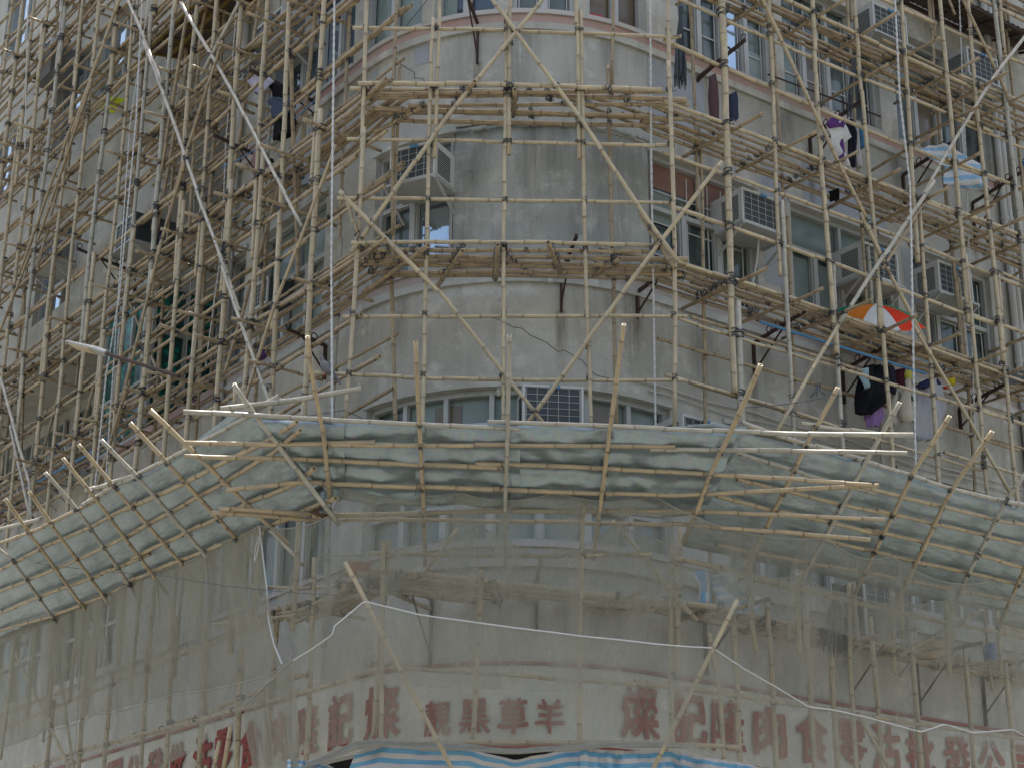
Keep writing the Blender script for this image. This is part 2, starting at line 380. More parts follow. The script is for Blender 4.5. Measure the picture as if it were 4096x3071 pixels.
def lash(scaf, tol=.10, p=.9, k_=.9):
    L = SEGS.get(scaf.name, []); out = []
    bbs = []
    for o, pts, r in L:
        bbs.append(([min(q[i] for q in pts)-.1 for i in range(3)], [max(q[i] for q in pts)+.1 for i in range(3)]))
    for i in range(len(L)):
        for j in range(i+1, len(L)):
            A, B = bbs[i], bbs[j]
            if any(A[0][k] > B[1][k] or B[0][k] > A[1][k] for k in range(3)): continue
            for a in range(len(L[i][1])-1):
                for b in range(len(L[j][1])-1):
                    d, s, t = segdist(L[i][1][a], L[i][1][a+1], L[j][1][b], L[j][1][b+1])
                    if d < tol and random.random() < p:
                        out.append((L[i][0], L[i][1][a].lerp(L[i][1][a+1], s), (L[i][1][a+1]-L[i][1][a]).normalized(), L[j][1][b].lerp(L[j][1][b+1], t), L[i][2]))
    out = [q for q in out if seen(q[1], 0)]
    out.sort(key=lambda q: (q[1]-EYE).length)
    rest = MB()
    for k, (o, P, d, Q, r) in enumerate(out):
        me, mb = random.choice(LM); sc = k_*r/.026
        y = Q-P; y = y-d*y.dot(d); y = y.normalized() if y.length > 1e-4 else (P-EYE).normalized(); y = (y-d*y.dot(d)).normalized(); x = y.cross(d)
        R = Matrix((x, y, d)).transposed()
        if k < 95:
            c = bpy.data.objects.new('lashing', me); COL.objects.link(c); c.parent = o
            c.matrix_local = Matrix.Translation(P-wloc(o)) @ R.to_4x4() @ Matrix.Scale(sc, 4)
        else:
            rest.add([P+R @ (V3(v)*sc) for v in mb.v], mb.f)
    if rest.v: rest.build('lashing', 'tie', scaf, kind='stuff')
    return len(out)
# ================================================================ ground
g = MB(); g.quad(V3((-150, -150, 0)), V3((150, -150, 0)), V3((150, 150, 0)), V3((-150, 150, 0))); g.build('road', 'asphalt', kind='structure')
# ================================================================ corner building
ZT = 24.6                                        # parapet, out of view; height set to end the shadow at the fan tips
F1, F2, F3, F4 = (6.5, 8.13), (9.58, 11.13), (12.62, 14.22), (15.65, 17.3)
LEND, REND = -5.42, 7.72
bld = thing('corner_building', W(0, 0), 'weathered grey plaster building with a rounded corner and pink sill bands, wrapped in bamboo', 'building')
OPEN = []      # s0, s1, z0, z1
def srange(a, b, step):
    n = max(1, math.ceil((b-a)/step)); return [a+(b-a)*i/n for i in range(n+1)]
def strip(mb, s0, s1, z0, z1, off, mi=0, step=.16):
    ss = srange(s0, s1, step if (s0 < SR and s1 > SL) else 2.)
    for a, b in zip(ss, ss[1:]): mb.quad(W(a, z0, off), W(b, z0, off), W(b, z1, off), W(a, z1, off), mi)
def band(mb, s0, s1, z0, z1, o0, o1, mi=0):      # solid moulding proud of the wall
    ss = srange(s0, s1, .16 if (s0 < SR and s1 > SL) else 2.)
    for a, b in zip(ss, ss[1:]):
        mb.quad(W(a, z0, o1), W(b, z0, o1), W(b, z1, o1), W(a, z1, o1), mi)
        mb.quad(W(a, z0, o0), W(b, z0, o0), W(b, z0, o1), W(a, z0, o1), mi); mb.quad(W(a, z1, o1), W(b, z1, o1), W(b, z1, o0), W(a, z1, o0), mi)
    for a in (s0, s1): mb.quad(W(a, z0, o0), W(a, z0, o1), W(a, z1, o1), W(a, z1, o0), mi)
def bars(mb, s0, s1, z0, z1, wd, dep, off, horiz, mi=0):
    if horiz:
        ss = srange(s0, s1, .16 if (s0 < SR and s1 > SL) else 3.)
        for a, b in zip(ss, ss[1:]): mb.bar(W(a, z0, off), W(b, z0, off), dep, wd, Wn((a+b)/2), mi)
    else: mb.bar(W(s0, z0, off), W(s0, z1, off), dep, wd, Wn(s0), mi)
def window(s0, s1, z0, z1, cols=3, tz=None, kind='glass_dark', grille=False, mixk=None, parent=None, tcols=None):
    OPEN.append((s0, s1, z0, z1))
    g = MB(); strip(g, s0, s1, z0, z1, -.155); o = g.build('window', kind, parent or bld)
    f = MB(); wd = .05
    for z in (z0+wd/2, z1-wd/2): bars(f, s0, s1, z, z, wd, .07, -.105, True)
    for s in (s0+wd/2, s1-wd/2): bars(f, s, s, z0+wd, z1-wd, wd, .07, -.103, False)
    tz = tz or z0+(z1-z0)*.68
    bars(f, s0+wd, s1-wd, tz, tz, .055, .06, -.108, True)
    for i in range(1, cols):
        s = s0+(s1-s0)*i/cols; bars(f, s, s, z0+wd, tz-.03, .065, .065, -.1, False)
        for q in (-.045, .045): bars(f, s+q, s+q, z0+wd, tz-.03, .018, .05, -.112, False)
    for i in range(1, tcols or 2):
        s = s0+(s1-s0)*i/(tcols or 2); bars(f, s, s, tz+.03, z1-wd, .05, .06, -.104, False)
    f.build('frame', 'alu', o)
    if mixk:
        for (a, b, c, d, k) in mixk:
            m = MB(); strip(m, s0+(s1-s0)*a, s0+(s1-s0)*b, z0+(z1-z0)*c, z0+(z1-z0)*d, -.145); m.build('pane', k, o)
    if grille:
        m = MB()
        for i in range(1, 5*cols):
            s = s0+(s1-s0)*i/(5*cols)
            if i % 5 in (1, 4): bars(m, s, s, z0+.1, z1-.1, .012, .012, -.135, False)
        for q in (.25, .5, .75): bars(m, s0+.1, s1-.1, z0+(z1-z0)*q, 0, .012, .012, -.135, True)
        m.build('grille', 'white_metal', o)
    s_ = MB(); band(s_, s0-.02, s1+.02, z0-.05, z0-.005, -.02, .035); s_.build('sill', 'trim', o)
    return o
# ground-but-one floor, behind the catch fan
for i in range(-1, 4): pass
window(-1.86, 1.72, *F1, cols=7, tz=6.9, kind='glass_frost', tcols=7,  mixk=[(.24, .33, .45, .93, 'glass_tan'), (.69, .80, .3, .95, 'glass_tan'), (0, .12, .3, .97, 'glass_dark')])
window(2.5, 4.6, *F1, cols=4, kind='glass_dark'); window(5.2, 7.2, *F1, cols=4, kind='glass_dark')  # dark panes stand in for the shade under the fan
window(-5.0, -2.6, *F1, cols=4, kind='glass_dark')
# first floor up
window(-1.86, -.79, F2[0], 11.13, cols=2, tz=10.45, kind='glass_frost', mixk=[(.54, .97, .03, .53, 'glass_mirror'), (.03, .45, .02, .55, 'glass_dark')])
window(1.53, 3.09, *F2, cols=3, tz=10.5, kind='glass_dark', mixk=[(.02, .98, .78, .97, 'curtain_brown'), (.04, .3, .5, .76, 'glass_frost')], grille=True)
window(3.66, 5.42, *F2, cols=4, tz=10.62, kind='glass_dark', mixk=[(.03, .97, .68, .97, 'glass_frost'), (.27, .49, .03, .62, 'glass_frost'), (.03, .23, .03, .62, 'glass_frost')])
window(5.72, 7.18, *F2, cols=3, tz=10.4, kind='glass_dark', grille=True, mixk=[(.02, .32, .02, .5, 'glass_frost')])
window(-4.5, -2.92, *F2, cols=3, tz=10.42, kind='glass_frost', mixk=[(.02, .3, .02, .3, 'glass_dark')])
window(-5.33, -4.88, *F2, cols=1, tz=10.3, kind='glass_frost', tcols=1)
# second floor up
window(-4.75, -2.45, *F3, cols=5, tz=13.75, kind='glass_blue', grille=False, mixk=[(.02, .2, .02, .65, 'glass_mirror'), (.62, .78, .02, .65, 'glass_mirror')])
window(-2.25, -1.22, *F3, cols=2, tz=13.7, kind='glass_frost')
window(-1.06, -.30, *F3, cols=2, tz=13.6, kind='glass_blue', mixk=[(.03, .3, .02, .6, 'glass_frost')])
window(-.14, .58, *F3, cols=2, tz=13.6, kind='glass_dark', grille=True)
window(.72, 1.50, *F3, cols=2, tz=13.6, kind='glass_tan')
window(2.0, 3.50, *F3, cols=4, tz=13.6, kind='glass_dark', grille=True, mixk=[(.52, .74, .02, .64, 'glass_mirror'), (.77, .98, .02, .3, 'glass_frost')])
window(3.68, 5.36, *F3, cols=4, tz=13.6, kind='glass_dark', grille=True, mixk=[(.02, .2, .02, .5, 'glass_frost'), (.3, .48, .02, .55, 'glass_tan')])
window(5.66, 7.45, *F3, cols=4, tz=13.6, kind='glass_dark', mixk=[(.28, .5, .02, .6, 'glass_tan')])
window(-4.9, -2.5, *F4, cols=4, kind='glass_blue'); window(2.4, 4.2, *F4, cols=3); window(5.0, 7.3, *F4, cols=3)
def wall_mesh(mb, s0, s1, z0, z1, opens, off=0., dep=.16):
    cuts = {s0, s1}; zc = {z0, z1}
    for a, b, c, d in opens:
        if a < s1 and b > s0: cuts |= {max(a, s0), min(b, s1)}; zc |= {c, d}
    for s in srange(max(s0, SL), min(s1, SR), .15) if (s0 < SR and s1 > SL) else []: cuts.add(s)
    cuts = sorted(cuts); zc = sorted(z for z in zc if z0 <= z <= z1)
    cl = [cuts[0]]
    for c in cuts[1:]:
        if c-cl[-1] > 1e-4: cl.append(c)
    for a, b in zip(cl, cl[1:]):
        for c, d in zip(zc, zc[1:]):
            m, n = (a+b)/2, (c+d)/2
            if any(o[0] < m < o[1] and o[2] < n < o[3] for o in opens): continue
            mb.quad(W(a, c, off), W(b, c, off), W(b, d, off), W(a, d, off))
    for a, b, c, d in opens:
        for s in (a, b): mb.quad(W(s, c, off), W(s, c, off-dep), W(s, d, off-dep), W(s, d, off))
        ss = srange(a, b, .16 if (a < SR and b > SL) else 5)
        for p, q in zip(ss, ss[1:]):
            for z in (c, d): mb.quad(W(p, z, off), W(q, z, off), W(q, z, off-dep), W(p, z, off-dep))
mb = MB(); PATCH = (-.78, 1.51, 9.6, 11.2)
OPEN.append(PATCH)
wall_mesh(mb, LEND, REND, 4.47, ZT, OPEN)
# end walls, roof and the soffit over the shops
mb.quad(W(LEND, 3.0, 0), W(LEND, 3.0, -6), W(LEND, ZT, -6), W(LEND, ZT, 0))
mb.quad(W(REND, 3.0, 0), W(REND, 3.0, -6), W(REND, ZT, -6), W(REND, ZT, 0))
mb.build('wall', 'wall', bld)
m = MB(); strip(m, PATCH[0], PATCH[1], PATCH[2], PATCH[3], -.03)
for s in PATCH[:2]: m.quad(W(s, PATCH[2], -.03), W(s, PATCH[2], 0), W(s, PATCH[3], 0), W(s, PATCH[3], -.03))
m.build('blocked_window', 'patch', bld, label='rendered-over window opening in darker grey plaster')
m = MB()                                             # ragged plaster lip over the blocked window
for i, s in enumerate(srange(PATCH[0]+.05, PATCH[1], .05)):
    z = 11.19+.05*math.sin((s-.3)*1.4)+random.uniform(-.012, .012); r = random.uniform(.012, .03)
    m.tube([W(s-.03, z, .005), W(s+.03, z+random.uniform(-.01, .01), .01)], r, 6)
m.build('plaster_ridge', 'patch', bld)
m = MB(); m.add([W(s, ZT, 0) for s in (LEND, SL)]+[W(s, ZT, 0) for s in srange(SL, SR, .4)]+[W(REND, ZT, 0), W(REND, ZT, -6), W(LEND, ZT, -6)], [tuple(range(2+len(srange(SL, SR, .4))+3))]); m.build('roof', 'trim', bld)
for z in (6.36, 9.42, 12.47, 15.5):
    m = MB(); band(m, LEND, REND, z-.03, z+.075, -.02, .022); m.build('sill_band', 'pink' if z > 10 else ('pink_pale' if z > 7 else 'wall'), bld)
    m = MB(); band(m, LEND, REND, z-.12, z-.034, -.02, .045); m.build('moulding', 'wall', bld)
    m = MB(); band(m, LEND, REND, z+.079, z+.10, -.02, .05); m.build('ledge', 'trim', bld)
for z in (8.13, 11.13, 14.22):
    for a, b, c, d in OPEN:
        if abs(d-z) < .05: m = MB(); band(m, a-.04, b+.04, z+.004, z+.06, -.02, .03); m.build('lintel', 'wall', bld)
for a, b, c, d in ((1.50, 2.35, 11.55, 12.34), (-1.30, -1.12, 12.1, 12.34), (-2.0, -1.9, 12.0, 12.3), (3.2, 3.6, 10.0, 11.5), (3.9, 5.3, 11.2, 11.75), (5.55, 5.70, 9.6, 11.1), (-3.9, -2.9, 11.4, 12.2)):
    m = MB(); strip(m, a, b, c, d, .004); m.build('repair_patch', 'repair', bld)
def stainmat(name, col, dens):
    m, nt, b, L = nodes(name); nt.nodes.remove(b); out = nt.nodes['Material Output']
    tr = nt.nodes.new('ShaderNodeBsdfTransparent'); df = nt.nodes.new('ShaderNodeBsdfDiffuse'); ms = nt.nodes.new('ShaderNodeMixShader'); df.inputs[0].default_value = (*col, 1)
    uv = coords(nt, 'UV'); sx = N(nt, 'SeparateXYZ'); L.new(uv, sx.inputs[0])
    n1 = tex(nt, coords(nt, 'UV', (9, .8, 1)), 1.6, 6, .7)
    e = ramp(nt, sx.outputs[0], [(0, (0, 0, 0)), (.35, (1, 1, 1)), (.65, (1, 1, 1)), (1, (0, 0, 0))]); v = ramp(nt, sx.outputs[1], [(0, (0, 0, 0)), (.8, (1, 1, 1)), (1, (.8, .8, .8))])
    p = mix(nt, 1., ramp(nt, n1, [(.35, (0, 0, 0)), (.7, (1, 1, 1))]), e, 'MULTIPLY'); p = mix(nt, 1., p, v, 'MULTIPLY')
    q = N(nt, 'Math', operation='MULTIPLY'); L.new(p, q.inputs[0]); q.inputs[1].default_value = dens; L.new(q.outputs[0], ms.inputs[0]); L.new(tr.outputs[0], ms.inputs[1]); L.new(df.outputs[0], ms.inputs[2]); L.new(ms.outputs[0], out.inputs[0])
stainmat('stain_rust', (.13, .085, .05), .75); stainmat('stain_dark', (.13, .127, .108), .5); stainmat('stain_lime', (.50, .49, .44), .7)
random.seed(77); k_st = 0
def stain(s0, ztop, w_, ln, mat):
    global k_st
    k_st += 1; o = .006+.0007*(k_st % 9); m = MB(); ss = srange(s0-w_/2, s0+w_/2, .15); n = len(ss)-1
    m.grid([[W(s_, ztop-ln*(1-v), o) for s_ in ss] for v in (0, .5, 1)], 0, [(j/n if n > 0 else 0, v) for v in (0, .5, 1) for j in range(n+1)]); m.build('rust_stain' if mat == 'stain_rust' else 'water_stain', mat, bld)
for a in ((.40, 9.0, .16, .75, 'stain_rust'), (-.52, 11.98, .14, .7, 'stain_rust'), (2.95, 8.8, .16, .6, 'stain_rust'), (4.35, 8.8, .13, .7, 'stain_rust'), (4.03, 11.6, .14, .6, 'stain_rust'), (5.65, 11.6, .14, .6, 'stain_rust'), (6.95, 11.6, .12, .5, 'stain_rust'), (1.28, 9.05, .12, .4, 'stain_rust'), (2.1, 5.45, .16, .15, 'stain_rust')): stain(*a)
for k in range(34):
    s_ = ru_ = random.uniform(-4.6, 7.2); lv = random.choice((9.28, 12.33)); stain(s_, lv, random.uniform(.12, .6), random.uniform(.3, 1.3), random.choice(('stain_dark', 'stain_dark', 'stain_lime')))
for s_, w_, ln in ((-.5, .35, 1.2), (.05, .3, 1.4), (.35, .6, .9), (.95, .5, 1.3), (1.3, .35, 1.1)): stain(s_, 11.15, w_, ln, 'stain_dark')
stain(.12, 10.9, .25, 1.2, 'stain_lime'); stain(-.6, 10.65, .22, .4, 'stain_dark'); stain(1.1, 10.2, .3, .5, 'stain_lime')
m = MB()                                             # hairline cracks
for c0, c1 in (((-.3, 8.9), (.9, 8.3)), ((1.9, 12.2), (2.9, 11.5)), ((-1.6, 12.3), (-.9, 11.6)), ((3.3, 11.4), (3.5, 9.7))):
    P = []
    for k in range(14): f = k/13; P.append(W(c0[0]+(c1[0]-c0[0])*f+random.uniform(-.04, .04), c0[1]+(c1[1]-c0[1])*f+random.uniform(-.04, .04), .002))
    m.tube(P, .0035, 3)
    m.build('crack', 'dark', bld); m = MB()
# shop front under the fascia, painted black in place of deep shade
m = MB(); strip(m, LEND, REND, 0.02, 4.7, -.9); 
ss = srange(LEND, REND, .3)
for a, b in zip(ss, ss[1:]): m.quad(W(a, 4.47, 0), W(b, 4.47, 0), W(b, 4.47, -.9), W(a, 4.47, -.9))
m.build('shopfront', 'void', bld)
# painted fascia sign
sign = thing('shop_sign', W(0, 4.47), 'long white painted fascia with peeling paint and large dark red Chinese characters round the corner', 'shop sign')
m = MB(); band(m, LEND-6, REND+3, 4.50, 5.25, .0, .014); m.build('signboard', 'sign', sign)
m = MB(); band(m, LEND-6, REND+3, 5.262, 5.292, .0, .03); band(m, -.9, REND+3, 4.44, 4.497, .0, .03); m.build('border', 'red', sign)
def character(ch, s, z, wd, ht, bold=.03):
    cu = bpy.data.curves.new('t', 'FONT'); cu.body = ch; cu.size = 1; cu.resolution_u = 3
    o = bpy.data.objects.new('t', cu); COL.objects.link(o); dg = bpy.context.evaluated_depsgraph_get()
    me = bpy.data.meshes.new_from_object(o.evaluated_get(dg)); bpy.data.objects.remove(o)
    if not me.vertices: return
    bm = bmesh.new(); bm.from_mesh(me); bmesh.ops.remove_doubles(bm, verts=bm.verts, dist=1e-4)
    xs = [v.co.x for v in bm.verts]; ys = [v.co.y for v in bm.verts]; x0, x1, y0, y1 = min(xs), max(xs), min(ys), max(ys)
    for e in range(2): 
        long = [e_ for e_ in bm.edges if e_.calc_length() > .12]
        if long: bmesh.ops.subdivide_edges(bm, edges=long, cuts=1)
    bmesh.ops.triangulate(bm, faces=bm.faces[:])
    seed = random.random()*50
    m = MB(); vs = []
    base = [(v.co.x, v.co.y) for v in bm.verts]; fsx = [[v.index for v in f.verts] for f in bm.faces]
    for dk in range(9):
      vs = []; dx, dy = (0, 0) if dk == 8 else (math.cos(dk*math.pi/4)*bold, math.sin(dk*math.pi/4)*bold)
      for v in bm.verts:
        u = (v.co.x+dx-(x0+x1)/2)/(x1-x0)*wd; q = (v.co.y+dy-(y0+y1)/2)/(y1-y0)*ht
        n = noise.noise_vector(V3((u*14, q*14, seed)))*.013+noise.noise_vector(V3((u*5, q*5, seed+9)))*.018
        k = 1+.10*(q/ht)            # brush lettering: a little wider at the foot
        vs.append(W(s+u/k+n.x, z+q+n.y+u*.04, .034+dk*.0006))
      m.add(vs, fsx)
    bm.free()
    return m.build('character', 'red', sign)
for ch, s in zip('靚黑草羊', (-.81, -.44, -.07, .28)): character(ch, s, 4.765, .27, .32, .02)
for ch, s in zip('燦記隆肉食零沽批發公司', (1.22, 1.84, 2.37, 2.93, 3.55, 4.13, 4.66, 5.20, 5.80, 6.38, 6.98)): character(ch, s, 4.87, .43, .51 if ch != '肉' else .48, .024 if ch in '燦隆零發' else .036)
for ch, s in zip('燦記隆肉食零沽批發公司', (-1.45, -2.08, -2.73, -3.33, -3.97, -4.6, -5.1, -5.75, -6.35, -6.95, -7.5)): character(ch, s, 4.87, .43, .51, .024 if ch in '燦隆零發' else .036)
# ---------------------------------------------------------------- stepped-back bay and cream block on the left, cream block on the right
rec = thing('recessed_bay', W(-6.5, 0), 'shadowed set-back bay between the grey corner and the cream block, with green-curtained windows', 'building')
A, B = LEND, -7.62
m = MB(); DP = -1.5
m.quad(W(A, 5.3, DP), W(B, 5.3, DP), W(B, ZT, DP), W(A, ZT, DP)); m.build('wall', 'wall', rec)
def flatwin(par, s0, s1, z0, z1, off, kind, cols=2, rows=2, fr='alu'):
    g = MB(); g.quad(W(s0, z0, off), W(s1, z0, off), W(s1, z1, off), W(s0, z1, off)); o = g.build('window', kind, par)
    f = MB()
    for i in range(cols+1): s = s0+(s1-s0)*i/cols; f.bar(W(s, z0, off+.02), W(s, z1, off+.02), .05, .05, Wn(s))
    for i in range(rows+1): z = z0+(z1-z0)*(i/rows if rows < 2 or i in (0, rows) else .35+.3*(i-1)); f.bar(W(s0, z, off+.021), W(s1, z, off+.021), .045, .045, Wn(s0))
    f.build('frame', fr, o); return o
for z in (9.6, 12.7, 15.7): flatwin(rec, -7.5, -5.6, z, z+1.5, DP+.03, 'glass_blue' if z > 10 else 'green_curtain', 3, 2)
crm = thing('cream_building', W(-8, 0), 'cream rendered block at the far left behind the scaffold with bluish windows and open balconies', 'building')
LO = [(-8.95, -8.55, 12.5, 13.75)]; EXT = -17.5
for zf in (12.5, 15.6, 18.7, 21.8):
    for s in (-12.1, -15.2): LO.append((s-.1, s+1.25, zf, zf+1.45))
    if zf > 13: LO += [(-10.6, -9.2, zf, zf+1.45)]
m = MB(); wall_mesh(m, EXT, B, 11.72, ZT, LO)
m.quad(W(B, 4, 0), W(B, 4, -1.5), W(B, ZT, -1.5), W(B, ZT, 0))                      # side wall facing the bay
m.quad(W(EXT, 11.72, 0), W(B, 11.72, 0), W(B, 11.72, -1.2), W(EXT, 11.72, -1.2))    # balcony soffit
m.quad(W(EXT, 4, -1.2), W(B, 4, -1.2), W(B, 11.72, -1.2), W(EXT, 11.72, -1.2))      # wall behind the balcony
m.quad(W(EXT, 9.38, 0), W(B, 9.38, 0), W(B, 9.38, -.15), W(EXT, 9.38, -.15))
m.quad(W(EXT, 4, 0), W(EXT, 4, -6), W(EXT, ZT, -6), W(EXT, ZT, 0)); m.build('wall', 'cream', crm)
m = MB(); LQ = [(-9.8, -7.9, 6.4, 8.2), (-13, -10.4, 6.4, 8.2), (-16.5, -13.6, 6.4, 8.2)]; wall_mesh(m, EXT, LEND, 5.3, 9.38, LQ); m.build('parapet_wall', 'wall', crm)
for a, b, c, d in LQ: flatwin(crm, a+.02, b-.02, c+.02, d-.02, -.13, 'glass_dark', 4, 2)
for a, b, c, d in LO: flatwin(crm, a+.02, b-.02, c+.02, d-.02, -.13, 'glass_mirror', 2 if b-a < .6 else 3, 2)
for z in (11.9, 12.1): m = MB(); m.bar(W(EXT, z, .015), W(B, z, .015), .03, .03, Z); m.build('moulding', 'cream', crm)
for z in (9.42, 6.36): m = MB(); m.bar(W(EXT, z, .0), W(A-.02, z, .0), .10, .10, Z); m.build('sill_band', 'pink' if z > 7 else 'wall', crm)
flatwin(crm, -9.6, -7.8, 9.5, 11.5, -1.17, 'green_curtain', 3, 2); flatwin(crm, -12.8, -10.2, 9.5, 11.5, -1.17, 'glass_dark', 4, 2); flatwin(crm, -16, -13.3, 9.5, 11.5, -1.17, 'glass_dark', 4, 2)
flatwin(crm, -9.0, -7.66, 9.45, 11.65, .01, 'green_curtain', 3, 2)
g = MB(); sv = -eL*.02; q0, q1 = W(-7.62, 0, -.03)+sv, W(-7.62, 0, -1.47)+sv; g.quad(q0+Z*9.45, q1+Z*9.45, q1+Z*11.65, q0+Z*11.65); og = g.build('window', 'green_curtain', crm)
f = MB()
for i in range(4): q = q0.lerp(q1, i/3)+sv; f.bar(q+Z*9.45, q+Z*11.65, .05, .05, nL)
for z in (9.47, 10.2, 10.95, 11.63): f.bar(q0+sv*1.1+Z*z, q1+sv*1.1+Z*z, .05, .045, Z)
f.build('frame', 'alu', og)
rb = thing('neighbour_building', W(9, 0), 'pale cream building past the drainpipes at the right edge', 'building')
m = MB(); RO = [(8.2, 9.2, 9.7, 11.2), (8.3, 9.6, 12.7, 14.2), (8.3, 9.6, 15.7, 17.2)]
wall_mesh(m, REND+.02, 13, 4.47, ZT, RO, .10); m.quad(W(REND+.02, 3, .10), W(REND+.02, 3, -2), W(REND+.02, ZT, -2), W(REND+.02, ZT, .10)); m.build('wall', 'cream', rb)
for a, b, c, d in RO: flatwin(rb, a+.01, b-.01, c+.01, d-.01, 0, 'glass_frost', 2, 2)
for k, s in enumerate((7.52, 7.62, -5.2)):
    m = MB(); m.tube([W(s, 5.35, .07), W(s, ZT, .07)], .045, 10)
    for z in range(6, 20, 2): m.tube([W(s, z, .07), W(s, z+.06, .07)], .055, 10)
    m.build('drainpipe', 'pvc', label=('outer pale drainpipe beside the cream building on the right', 'inner pale drainpipe against the grey wall on the right', 'pale drainpipe by the recess left of the rounded corner')[(1, 0, 2)[k]], cat='drainpipe')
m = MB(); m.tube([W(s, 8.33+.015*math.sin(s*5), .03) for s in srange(1.2, 7.4, .25)], .012, 5); m.tube([W(s, 8.25+.02*math.sin(s*4+1), .03) for s in srange(1.4, 7.4, .25)], .009, 5)
m.build('electric_cable', 'pvc', label='thin grey cables clipped along the wall just above the right catch fan', cat='cable')
# awnings
def awning(s0, s1, z, o0, o1, label, frame=None):
    t = thing('awning', W((s0+s1)/2, z), label, 'awning'); m = MB(); n = int((s1-s0)/.05)
    pts = [[W(s0+(s1-s0)*i/n, z+.02*(i % 2)-d*.15, o0+(o1-o0)*d) for i in range(n+1)] for d in (0, .5, 1)]
    m.grid(pts, smooth=False); o = m.build('roof_sheet', 'corrugated', t)
    m = MB()
    for s in srange(s0+.05, s1-.05, .55): m.bar(W(s, z-.04, o0), W(s, z-.19, o1), .03, .03, Z)
    for q in (0, .5, 1): m.bar(W(s0, z-.045-.15*q, o0+(o1-o0)*q), W(s1, z-.045-.15*q, o0+(o1-o0)*q), .04, .04, Z)
    m.build('frame', frame or 'rust', t)
awning(5.9, 8.2, 14.78, .02, .62, 'rusty corrugated awning over the top right windows')
awning(-6.95, -4.6, 14.85, .02, .75, 'dark corrugated awning on a yellow frame high on the left', 'yellow_frame')
awning(7.9, 9.3, 13.0, .12, .6, 'small pale window hood on the cream building at the right edge', 'blue_pipe')
# ================================================================ air conditioners
def aircon(s, z, label, wd=.62, ht=.42, dep=.36, off=.0, dark=False, tag=True, tray=True):
    n = Wn(s); T = Z.cross(n); c = W(s, z, off)
    if not seen(c, 300): return
    t = thing('air_conditioner', c, label, 'air conditioner', 'window air conditioners')
    m = MB(); m.box(c+n*(dep/2-.12)+Z*ht/2, T*wd/2, n*(dep/2+.12), Z*ht/2); o = m.build('housing', 'white_metal' if not dark else 'grille', t)
    for sd_ in (-1, 1):
        m = MB()
        for k in range(12): m.bar(c+n*.05+T*sd_*(wd/2+.002)+Z*(.06+k*.025), c+n*(dep-.04)+T*sd_*(wd/2+.002)+Z*(.06+k*.025), .006, .012, T)
        m.build('louvre', 'grille', o)
    m = MB(); m.box(c+n*(dep+.002)+Z*ht*.5, T*(wd/2-.035), n*.004, Z*(ht/2-.03)); o2 = m.build('coil', 'grille', t)
    m = MB()
    for k in range(6): x = -wd/2+.04+(wd-.08)*k/5; m.bar(c+n*(dep+.014)+T*x+Z*.03, c+n*(dep+.014)+T*x+Z*(ht-.03), .004, .004, n)
    for k in range(6): q = .03+(ht-.06)*k/5; m.bar(c+n*(dep+.015)+T*(-wd/2+.04)+Z*q, c+n*(dep+.015)+T*(wd/2-.04)+Z*q, .0035, .0035, n)
    m.build('guard', 'white_metal', t)
    m = MB()
    for sx in (-1, 1): m.bar(c+n*(dep+.01)+T*sx*(wd/2-.012)+Z*0, c+n*(dep+.01)+T*sx*(wd/2-.012)+Z*ht, .02, .024, n)
    for q in (.012, ht-.012): m.bar(c+n*(dep+.011)-T*(wd/2)+Z*q, c+n*(dep+.011)+T*(wd/2)+Z*q, .02, .024, n)
    m.build('bezel', 'white_metal', t)
    if tag: m = MB(); m.box(c+n*(dep+.026)+Z*(ht-.02)+T*(.02), T*.05, n*.003, Z*.016); m.build('badge', 'blue_pipe', t)
    if tray:
        m = MB(); m.box(c+n*(dep/2+.02)-Z*.03, T*(wd/2+.05), n*(dep/2+.05), Z*.012)
        for sx in (-1, 1): m.bar(c+T*sx*(wd/2+.03)-Z*.035+n*(dep+.06), c+T*sx*(wd/2+.03)-Z*.30, .022, .022, T); m.bar(c+T*sx*(wd/2+.03)-Z*.045, c+T*sx*(wd/2+.03)-Z*.045+n*(dep+.07), .03, .03, T)
        m.build('bracket', 'alu', t)
AC = [(-1.06, 10.44, 'white air conditioner in the window left of the blocked-up opening on the rounded corner', {'dep': .36, 'wd': .56}),
      (2.83, 10.42, 'white air conditioner with a drain hose, at the brown-topped window right of the corner', {}),
      (4.72, 10.30, 'white air conditioner half hidden by crossing poles above the striped umbrella', {}),
      (6.05, 10.42, 'grimy air conditioner with a bluish coil at the right-hand window above the umbrella', {}),
      (5.22, 13.75, 'boxy air conditioner under the rusty corrugated awning at top right', {}),
      (6.98, 13.75, 'air conditioner below the far end of the rusty awning near the right edge', {}),
      (.27, 7.62, 'white air conditioner on an open metal shelf just above the middle of the catch fan', {'dep': .30}),
      (1.86, 7.52, 'white air conditioner peeping over the catch fan at the right end of the arched windows', {}),
      (-3.95, 13.45, 'white air conditioner under the yellow framed awning at upper left', {'wd': .7}),
      (-4.05, 10.02, 'small dark air conditioner set in the pale green window left of the corner', {'dark': True, 'dep': .18, 'wd': .34, 'ht': .34, 'tray': False, 'tag': False}),
      (-12.0, 17.0, 'pale air conditioner with a square grille high on the cream block', {}),
      (-10.9, 13.0, 'air conditioner on the cream block between the middle platforms', {}),
      (-7.9, 12.2, 'dark air conditioner on the cream block beside the narrow blue window', {'dark': True}),
      (-9.6, 9.35, 'caged air conditioner on the balcony beside the green curtain, nearer the corner', {}),
      (-10.7, 9.35, 'caged air conditioner on the balcony, the one farther from the corner', {}),
      (4.55, 6.0, 'grey air conditioner behind the net on the right with black ties hanging by it', {'dark': True, 'wd': .8, 'ht': .6, 'dep': .3})]
for s, z, lb, kw in AC: aircon(s, z, lb, **kw)
